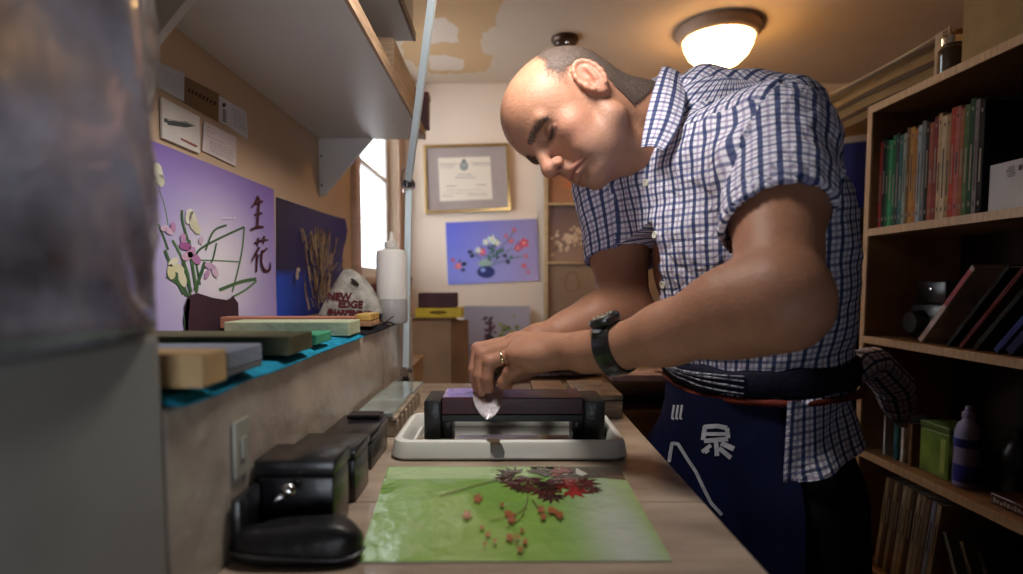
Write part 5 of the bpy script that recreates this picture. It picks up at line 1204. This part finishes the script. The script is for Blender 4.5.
# ---------------------------------------------------------------- shirt
def check_mat():
    m = bpy.data.materials.new('checked_cotton'); m.use_nodes = True; nt = m.node_tree; b = nt.nodes['Principled BSDF']; L = nt.links.new
    uvn = nd(nt, 'ShaderNodeUVMap', uv_map='UVMap'); sp = nd(nt, 'ShaderNodeSeparateXYZ'); L(uvn.outputs[0], sp.inputs[0])
    def stripe(src, per, w_, ph):
        a = nd(nt, 'ShaderNodeMath', operation='MULTIPLY_ADD'); a.inputs[1].default_value = 1/per; a.inputs[2].default_value = ph; L(src, a.inputs[0])
        f = nd(nt, 'ShaderNodeMath', operation='FRACT'); L(a.outputs[0], f.inputs[0])
        s_ = nd(nt, 'ShaderNodeMath', operation='SUBTRACT'); s_.inputs[1].default_value = .5; L(f.outputs[0], s_.inputs[0])
        ab = nd(nt, 'ShaderNodeMath', operation='ABSOLUTE'); L(s_.outputs[0], ab.inputs[0])
        mr = nd(nt, 'ShaderNodeMapRange'); mr.inputs[1].default_value = w_*.5+.03; mr.inputs[2].default_value = w_*.5-.03; L(ab.outputs[0], mr.inputs[0]); return mr.outputs[0]
    cur = None
    def over(cur, fac, col, k):
        mx = nd(nt, 'ShaderNodeMix', data_type='RGBA'); mu = nd(nt, 'ShaderNodeMath', operation='MULTIPLY'); mu.inputs[1].default_value = k; L(fac, mu.inputs[0]); L(mu.outputs[0], mx.inputs[0])
        if cur is None: mx.inputs[6].default_value = (.80, .79, .88, 1)
        else: L(cur, mx.inputs[6])
        mx.inputs[7].default_value = (*col, 1); return mx.outputs[2]
    U, W_ = sp.outputs[0], sp.outputs[1]; PR = .0195
    cur = over(cur, stripe(U, PR, .17, .5), (.24, .17, .36), .55); cur = over(cur, stripe(W_, PR, .17, .5), (.24, .17, .36), .6)
    cur = over(cur, stripe(W_, PR, .24, 0), (.045, .06, .22), .72); cur = over(cur, stripe(U, PR, .30, 0), (.015, .035, .14), .92)
    L(cur, b.inputs['Base Color']); b.inputs['Roughness'].default_value = .8; b.inputs['Specular IOR Level'].default_value = .25
    tc = nd(nt, 'ShaderNodeTexCoord'); nz = nd(nt, 'ShaderNodeTexNoise'); nz.inputs['Scale'].default_value = 34; nz.inputs['Detail'].default_value = 4; nz.inputs['Distortion'].default_value = 1.2
    L(tc.outputs['Object'], nz.inputs[0]); bp = nd(nt, 'ShaderNodeBump'); bp.inputs['Strength'].default_value = .8; bp.inputs['Distance'].default_value = .009
    L(nz.outputs['Fac'], bp.inputs['Height']); L(bp.outputs[0], b.inputs['Normal'])
    return m
m_chk = check_mat()
WAISTZ = CZ-.150
tilt = Matrix.Rotation(0, 3, 'X')
fs_ = Field((-.02, .48, CZ-.30), (.80, 1.38, CZ+.40), .0042)
fs_.ell(V(.420, .925, -.15), (.120, .142, .17), BR, k=.06)
fs_.ell(V(.388, .935, .01), (.150, .180, .16), BR, k=.06)
LB = BR@np.array(Matrix.Rotation(math.radians(12), 3, 'Y'))
fs_.ell(V(.365, .940, .110), (.138, .185, .135), LB, k=.06)
fs_.cap(RS+np.array([0, 0, .004]), LS+np.array([0, 0, .004]), .066, .066, k=.06)
fs_.cap(NB+np.array([.035, .01, -.05]), NB+np.array([.015, .003, -.018]), .090, .072, k=.05)
def sleeve(S, El, cut, r0, r1):
    M = S+(El-S)*cut; fs_.cap(S, M, r0, r1, k=.045); return M
fs_.cap(pt(705, 118, 1.0), pt(775, 122, .95), .085, .080, k=.05)
LM = sleeve(LS, LE, .62, .070, .064); RM = sleeve(RS, RE, .62, .068, .062)
def cut_sleeve(S, El, M, r, tiltv):
    n = (El-S)/np.linalg.norm(El-S); n2 = n+tiltv; n2 = n2/np.linalg.norm(n2)
    X, Y, Z = np.meshgrid(*fs_.ax, indexing='ij', sparse=True)
    dpl = (X-M[0])*n2[0]+(Y-M[1])*n2[1]+(Z-M[2])*n2[2]
    rad = np.sqrt((X-M[0])**2+(Y-M[1])**2+(Z-M[2])**2)
    d = np.where(rad < .16, dpl, -1).astype(np.float32); fs_.D = np.maximum(fs_.D, d)
    fs_.cap(M-n*.055, M+n*.06, r-.006, r-.003, k=.003, mode='s')
cut_sleeve(LS, LE, LS+(LE-LS)*.57, .064, np.array([.32, 0, -.0])); cut_sleeve(RS, RE, RS+(RE-RS)*.58, .062, np.array([0, 0, 0]))
fs_.cap(NB-np.array([0, 0, .03]), NB+(HO-NB)*.75, .068, .064, k=.006, mode='s')       # neck opening
fs_.plane_cut((0, 0, WAISTZ-.03), (0, 0, -1))
Vs, Fs2 = fs_.mesh()
Ns = vnormals(Vs, Fs2)
def seg_t(Vv, a, b_):
    ab = b_-a; t = ((Vv-a)@ab)/(ab@ab); r = np.linalg.norm(Vv-(a+np.clip(t, 0, 1)[:, None]*ab), axis=1); return t, r
tl_, rl_ = seg_t(Vs, LS, LE); tr_, rr_ = seg_t(Vs, RS, RE)
ctr = V(.375, .935, .05); lat = (Vs-ctr)@LT
isL = (rl_ < .095) & (tl_ > -.12) & (lat > .145); isR = (rr_ < .09) & (tr_ > -.12) & (lat < -.135)
# folds
def ridged(p, s): return 1-abs(noise.noise(p))*2
disp = np.zeros(len(Vs)); 
for i, p in enumerate(Vs):
    q = Vector(p)
    if isL[i] or isR[i]:
        S, El = (LS, LE) if isL[i] else (RS, RE); t = tl_[i] if isL[i] else tr_[i]
        disp[i] = .008*noise.noise(Vector((q.x*13, q.y*13, q.z*22+t*3)))+.003*noise.noise(q*45)
    else:
        u = (p-ctr)@LT; w_ = p[2]-ctr[2]; f_ = (p-ctr)@FW
        disp[i] = .009*noise.noise(Vector((u*9+w_*7, f_*6, w_*14-u*10)))+.004*noise.noise(Vector((u*26+w_*22, f_*18, w_*30-u*20)))
Vs2 = Vs+Ns*disp[:, None]
# seam groove round the armhole, placket ridge
bvh_s = BVHTree.FromPolygons([tuple(v) for v in Vs2], [tuple(int(i) for i in f) for f in Fs2])
def uv_of(Vv, kind):
    if kind == 0:
        r = Vv-ctr; a = np.arctan2(r@LT, r@FW); return np.stack([a*.16449+(Vv[:, 2]-ctr[2])*.05, Vv[:, 2]*1.04+(r@FW)*.15], 1)
    if kind == 3: r = Vv-ctr; return np.stack([r@LT+.004, r@FW*1.15], 1)
    S, El = (LS, LE) if kind == 1 else (RS, RE); d = (El-S)/np.linalg.norm(El-S); e1 = np.cross(d, [0, 0, 1.]); e1 /= np.linalg.norm(e1); e2 = np.cross(d, e1)
    r = Vv-S; a = np.arctan2(r@e1, r@e2); return np.stack([a*.065174, r@d], 1)
kindv = np.where(isL, 1, np.where(isR, 2, np.where((Ns[:, 2] > .62) & (Vs[:, 2] > CZ+.10), 3, 0))); kf = kindv[Fs2]; kf = np.where((kf == kf[:, :1]).all(1), kf[:, 0], kf.max(1))
uvl = np.zeros((len(Fs2), 4, 2))
for kd in (0, 1, 2, 3):
    m_ = kf == kd; u_ = uv_of(Vs, kd)[Fs2[m_]]; per = {0: .16449, 1: .065174, 2: .065174, 3: 10}[kd]*2*math.pi
    d_ = u_[:, :, 0]-u_[:, :1, 0]; u_[:, :, 0] -= np.round(d_/per)*per; uvl[m_] = u_
shirt = obj('shirt', MD(Vs2, Fs2), m_chk, person, smooth=True, uv=uvl.reshape(-1, 2), label='blue and white checked short sleeved shirt')
for pp_ in ((646, 183), (655, 235), (663, 285)):
    o_ = Vector((0, 0, CZ)); dr = (P(*pp_, 1)-o_).normalized(); hit = bvh_s.ray_cast(o_, dr)
    if hit[0]: n_ = hit[1]; n_ = n_ if n_.dot(dr) < 0 else -n_; obj('button', B().lathe([(0, .0002), (.0058, .0002), (.0062, .0014), (.005, .0022), (.003, .0015), (0, .0015)], hit[0], axis=n_), mat('cream_button', (.70, .68, .58), .35), shirt, smooth=SM, label='cream button')
# placket strip down the front
def wrap_pt(ang, z, off, c=None, bv=None):
    c = V(.39, .93, 0) if c is None else c; o_ = Vector((c[0], c[1], z)); d_ = FW*math.cos(ang)+LT*math.sin(ang); best = 0
    for b_ in (bv or [bvh_s]):
        start = o_+Vector(d_)*.5; h_ = b_.ray_cast(start, -Vector(d_))
        if h_[0] is not None: best = max(best, .5-h_[3])
    return o_+Vector(d_)*(best+off)
# collar
nd_ = (NB-HO)/np.linalg.norm(NB-HO); NBv = Vector(NB)
def leaf(inner, outer, name, nu=16, nv=6, th=.0022, bulge=.006):
    def cr(pts, t):
        n = len(pts)-1; i = min(int(t*n), n-1); f = t*n-i; p0, p1, p2, p3 = [Vector(pts[max(0, min(n, k))]) for k in (i-1, i, i+1, i+2)]
        return .5*((2*p1)+(p2-p0)*f+(2*p0-5*p1+4*p2-p3)*f*f+(3*p1-p0-3*p2+p3)*f**3)
    def f(u, v): a, c = cr(inner, u), cr(outer, u); p = a.lerp(c, v); return p+Vector((-.1, -.8, .5)).normalized()*(bulge*math.sin(v*math.pi))
    b = B(); gridsheet(b, f, nu, nv, Vector((0, -1, .3)).normalized(), th)
    N = nu+1; M = N*(nv+1); uvv = []
    L_ = sum((Vector(inner[i+1])-Vector(inner[i])).length for i in range(len(inner)-1))
    vu = [(((k % M) % N)/nu*L_, ((k % M)//N)/nv*(Vector(inner[1])-Vector(outer[1])).length) for k in range(2*M)]
    uvv = [vu[i][::-1] for fc in b.f for i in fc]
    me = obj(name, b, m_chk, shirt, smooth=SM, uv=uvv); return me
leaf([pt(672, 74, 1.02), pt(663, 66, .975), pt(654, 88, .905), pt(646, 118, .868), pt(641, 147, .865)], [pt(690, 84, 1.03), pt(686, 80, .985), pt(686, 98, .895), pt(680, 124, .845), pt(664, 151, .835)], 'collar_leaf')
leaf([pt(670, 78, 1.03), pt(656, 80, 1.05), pt(642, 94, 1.06), pt(632, 120, 1.03), pt(636, 160, .93)], [pt(690, 84, 1.04), pt(662, 76, 1.09), pt(628, 98, 1.10), pt(604, 140, 1.05), pt(612, 186, .95)], 'collar_leaf')
# collar stand hugging the neck
rings = []
ax_ = (Vector(HO)-NBv).normalized(); e1 = ax_.cross(Vector((0, 1, 0))).normalized(); e2 = ax_.cross(e1)
for r_, o_ in ((.071, -.030), (.0705, -.004), (.0705, .014), (.0725, .015), (.074, -.004), (.0745, -.030)):
    rings.append([NBv+ax_*(o_)+(e1*math.cos(a)+e2*math.sin(a))*r_ for a in [2*math.pi*k/40 for k in range(40)]])
b = B(); b.loft(rings, caps=False); uvv = [((i % 40)/40*.45, (i//40)*.012) for fc in b.f for i in fc]
obj('collar_stand', b, m_chk, shirt, smooth=True, uv=uvv)

# ---------------------------------------------------------------- trousers, apron, sash
m_trs = mat('black_trousers', (.010, .010, .014), .8, var=.2)
ft = Field((.10, .55, .05), (.80, 1.30, CZ-.13), .008)
ft.ell(V(.418, .93, -.26), (.116, .140, .17), BR, k=.05)
for s in (-1, 1):
    hp = HIP+LT*s*.085+np.array([0, 0, -.04]); kn = np.array([.43, .93, .48])+LT*s*.12+FW*.03; an = np.array([.45, .95, .09])+LT*s*.14
    ft.cap(hp, kn, .098, .080, k=.04); ft.cap(kn, an, .080, .062, k=.03)
ft.plane_cut((0, 0, CZ-.150), (0, 0, 1)); ft.plane_cut((0, 0, .075), (0, 0, -1))
Vt, Ft = ft.mesh(); obj('trousers', MD(Vt, Ft), m_trs, person, smooth=True)
bvh_t = BVHTree.FromPolygons([tuple(v) for v in Vt], [tuple(int(i) for i in f) for f in Ft])
for an in FEET:
    b = B(); rings = []
    for u, w_, hh in ((-.055, .02, .05), (-.05, .034, .07), (0, .040, .085), (.06, .042, .07), (.12, .046, .055), (.17, .040, .045), (.20, .012, .03)):
        c = Vector(an)+Vector(FW)*u; c.z = 0; rings.append([c+Vector(LT)*w_*math.cos(a)+Vector((0, 0, .001+hh*.5+hh*.5*math.sin(a))) for a in [2*math.pi*k/20 for k in range(20)]])
    obj('shoe', b.loft(rings), mat('black_shoe', (.02, .02, .02), .4), person, smooth=True)
def ringband(a0, a1, zf, hgt, off, th, n=60, seg=8, wave=0, sd=0):
    rings = []
    for i in range(n+1):
        a = a0+(a1-a0)*i/n; zc = zf(a); ring = []
        for k in range(seg):
            q = 2*math.pi*k/seg; zz = zc+hgt*.5*math.sin(q)*(1+wave*noise.noise(Vector((a*3, sd, 0)))); oo = off+th*.5*math.cos(q)+wave*.004*noise.noise(Vector((a*5+q, sd, 1)))
            base_ = wrap_pt(a, zc, 0, bv=[bvh_s, bvh_t]); d_ = FW*math.cos(a)+LT*math.sin(a); ring.append(Vector((base_.x, base_.y, zz))+Vector(d_)*oo)
        rings.append(ring)
    return B().loft(rings)
R2 = math.radians
slope = lambda z0, k: (lambda a: CZ+z0+k*(math.cos(a-R2(200))+0)*.5)
# the sash sits low in front and rises to the back
m_sash = mat('patterned_sash', (.012, .012, .03), .7, var=.2, bump=.4, bscale=120)
m_thread = mat('pale_thread', (.42, .42, .48), .7, var=.5, scale=160, col2=(.03, .03, .06))
zw = slope(-.134, .030)
obj('sash', ringband(R2(-175), R2(180), zw, .040, .006, .012, wave=.3), m_sash, person, smooth=True)
for k in range(4): obj('sash_cord', ringband(R2(-62), R2(38), lambda a, k=k: zw(a)+.008-.006*k+.004*math.sin(a*2+k), .0035, .0135, .004, seg=6, wave=.6, sd=k), m_thread, person, smooth=True, label='pale braided cord on the dark sash')
obj('waist_cord', ringband(R2(-170), R2(175), lambda a: zw(a)-.027, .010, .010, .010, wave=.5, sd=9), mat('rust_red_cord', (.20, .035, .02), .65, var=.3, bump=.4), person, smooth=True, label='rust red cord under the sash')
# apron
m_apron = mat('navy_apron', (.006, .009, .048), .75, var=.25, scale=5, bump=.25, bscale=40)
def apr(u, v):
    a = R2(-70+132*u); zz = zw(a)-.026-.46*v
    zt4 = max(zz, .3); p = wrap_pt(a, min(zt4, CZ-.175), 0, bv=[bvh_t]); d_ = FW*math.cos(a)+LT*math.sin(a)
    # hangs straight from the hips
    c = V(.40, .93, 0); R0 = .126+.012*math.sin(a*7)*v+.004*math.sin(a*13)*v
    rr = max((Vector((p.x, p.y, 0))-Vector((c[0], c[1], 0))).length+.022, R0*(1-.0*v))
    return Vector((c[0]+d_[0]*rr, c[1]+d_[1]*rr, zt4))
b = B(); gridsheet(b, apr, 44, 26, (0, 0, 0), 0); 
nv_ = 45*27; b.v = b.v[:nv_]; b.f = [f for f in b.f if max(f) < nv_]
cc_ = Vector(V(.39, .93, 0)); inner = [Vector(v)+((cc_-Vector(v))*Vector((1, 1, 0))).normalized()*.0015 for v in b.v]
b.v += [tuple(v) for v in inner]; fo = list(b.f); b.f += [tuple(i+nv_ for i in f[::-1]) for f in fo]; b.m = [0]*len(b.f)
apron = obj('apron', b, m_apron, person, smooth=True, label='navy blue apron with white brushed characters')
bvh_a = BVHTree.FromPolygons([tuple(v) for v in b.v[:nv_]], fo)
def onap(px, py):
    o_ = Vector((0, 0, CZ)); dr = (P(px, py, 1)-o_).normalized(); h_ = bvh_a.ray_cast(o_, dr)
    if h_[0] is None: return None
    return h_[0]-dr*.0012
def strokes(lst, name, wid):
    b = B()
    for pts, w_ in lst:
        dense = []
        for i in range(len(pts)-1):
            for k in range(4): dense.append((pts[i][0]+(pts[i+1][0]-pts[i][0])*k/4, pts[i][1]+(pts[i+1][1]-pts[i][1])*k/4))
        dense.append(pts[-1]); L_ = []; R_ = []
        for i, (x, y) in enumerate(dense):
            x0, y0 = dense[max(i-1, 0)]; x1, y1 = dense[min(i+1, len(dense)-1)]; q = math.hypot(x1-x0, y1-y0) or 1; dx, dy = (x1-x0)/q, (y1-y0)/q
            a_, c_ = onap(x-dy*w_/2, y+dx*w_/2), onap(x+dy*w_/2, y-dx*w_/2)
            if a_ is None or c_ is None: continue
            L_.append(a_); R_.append(c_)
        if len(L_) > 1: b.add(L_+R_, [(i, i+1, len(L_)+i+1, len(L_)+i) for i in range(len(L_)-1)])
    if b.v: obj(name, b, mat('white_print', (.60, .60, .66), .7, var=.15, scale=80), apron)
S_ = [([(705, 426), (703, 440)], 3), ([(704, 427), (717, 426), (727, 428)], 3), ([(727, 428), (728, 438)], 3), ([(706, 434), (726, 434)], 2.4), ([(704, 441), (728, 439)], 3), ([(716, 441), (717, 456)], 3), ([(711, 445), (702, 452)], 2.6), ([(721, 443), (734, 449)], 3.4), ([(719, 448), (731, 458)], 3), ([(709, 450), (705, 453)], 2)]
strokes([(p_, w_*1.5) for p_, w_ in S_], 'white_character', 3)
strokes([([(674+i*4, 405), (672+i*4, 418), (674+i*4, 419)], 2.2) for i in range(3)], 'white_marks', 2)
strokes([([(669, 462), (672, 443), (678, 444), (688, 460), (696, 472), (703, 487), (711, 503), (722, 515)], 3.4), ([(669, 462), (670, 452)], 3)], 'white_line', 3)
# checked shirt tail hanging below the sash at the side and back, and the tied bunch behind
def tail(u, v):
    a = R2(58+92*u); ztop = zw(a)-.020; drop = (.12-.065*u-.035*math.sin(u*3.1)*0)*1.0; z = ztop-drop*v
    p = wrap_pt(a, min(z, CZ-.17), 0, bv=[bvh_t]); d_ = FW*math.cos(a)+LT*math.sin(a); c = V(.39, .93, 0)
    rr = max((Vector((p.x, p.y, 0))-Vector((c[0], c[1], 0))).length+.018, .160)+.006*math.sin(a*11)*v
    return Vector((c[0]+d_[0]*rr, c[1]+d_[1]*rr, z))
b = B(); gridsheet(b, tail, 30, 12, (0, 0, 1), .001); N = 31; M = 31*13
uvv = [(((i % M) % N)/30*.30, ((i % M)//N)/12*.12) for fc in b.f for i in fc]
obj('shirt_tail', b, m_chk, shirt, smooth=True, uv=uvv)
b = B(); rings = []; k0 = pt(850, 378, .98); k1 = pt(872, 362, 1.0); k2 = pt(893, 385, 1.03); k3 = pt(903, 424, 1.06)
path = [k0, (k0+k1)/2+np.array([0, 0, .01]), k1, (k1+k2)/2, k2, (k2+k3)/2, k3]; rad = [.02, .030, .032, .034, .036, .030, .008]
b.tube(path, rad, seg=18, flat=.9); b.v = [tuple(np.array(v)+.006*noise.noise(Vector(v)*40)*np.array([1, 1, .6])) for v in b.v]
uvv = [((i % 18)/18*.18, (i//18)*.03) for fc in b.f for i in fc]
obj('tied_cloth', b, m_chk, shirt, smooth=True, uv=uvv)

# ---------------------------------------------------------------- watch and ring
m_wat = mat('watch_black', (.012, .013, .014), .28, var=.2, coat=.3)
wc = LE+(LW-LE)*.965; wd = Vector((LW-LE)/np.linalg.norm(LW-LE)); wu = Vector((0, 0, 1)); wu = (wu-wd*wu.dot(wd)).normalized(); ws = wd.cross(wu); wc = Vector(wc)
bvh_l = BVHTree.FromPolygons([tuple(v) for v in Vl], [tuple(int(i) for i in f) for f in Fl])
def arm_r(o_, q):
    dr = wu*math.cos(q)+ws*math.sin(q); st = wc+wd*o_+dr*.08; h_ = bvh_l.ray_cast(st, -dr); return .08-h_[3] if h_[0] is not None else .03
rings = []
for o_, e_ in ((-.0125, -.001), (-.0120, .0035), (-.006, .0042), (.006, .0042), (.0120, .0035), (.0125, -.001)):
    rings.append([wc+wd*o_+(wu*math.cos(a)+ws*math.sin(a))*(arm_r(o_, a)+e_+(.0006*math.cos(a*22) if e_ > .004 else 0)) for a in [2*math.pi*k/72 for k in range(72)]])
watch = obj('wrist_watch', B().loft(rings, caps=False), m_wat, person, smooth=SM, label='chunky black wristwatch')
if ws.y > 0: ws = -ws
fn = (wu*.93+ws*.25-wd*.0).normalized(); fc = wc+fn*(arm_r(0, .26)+.001)
obj('watch_case', B().lathe([(0, 0), (.0195, 0), (.0215, .003), (.0215, .008), (.019, .011), (.0165, .0115)], fc, axis=fn, seg=28), m_wat, watch, smooth=SM)
obj('dial', B().lathe([(0, .0116), (.0160, .0117), (.0160, .0112), (0, .0112)], fc, axis=fn, seg=24), mat('watch_dial', (.10, .14, .11), .15, coat=.6), watch)
b = B(); e1_ = fn.cross(wd).normalized()
for k in range(12): a = math.pi*k/6; p = fc+fn*.0119+(wd*math.cos(a)+e1_*math.sin(a))*.0125; b.ell(p, (.0012, .0012, .0005), u=8, v=5)
obj('hour_marks', b, mat('pale_marks', (.6, .65, .55), .4), watch)
obj('watch_lug', B().box(tuple(wc+(ws*.75+wu*.66)*(arm_r(0, .8)+.004)-Vector((.009, .003, .003))), tuple(wc+(ws*.75+wu*.66)*(arm_r(0, .8)+.004)+Vector((.009, .003, .003))), bev=.0015), m_chr, watch)
M_, PIP_ = LH[0], LH[1]; a_, c_ = Vector(M_[2]), Vector(PIP_[2]); rp_ = a_.lerp(c_, .62); rd = (c_-a_).normalized(); u1 = rd.cross(Vector((0, 0, 1))).normalized(); u2 = rd.cross(u1)
rings = []
for o_, r_ in ((-.0022, .0108), (-.0016, .0120), (.0016, .0120), (.0022, .0108)): rings.append([rp_+rd*o_+(u1*math.cos(a)+u2*math.sin(a))*r_ for a in [2*math.pi*k/28 for k in range(28)]])
obj('finger_ring', B().loft(rings, caps=False), mat('bright_gold', (.85, .68, .42), .15, 1, var=.02), person, smooth=True, label='bright ring on the left hand')
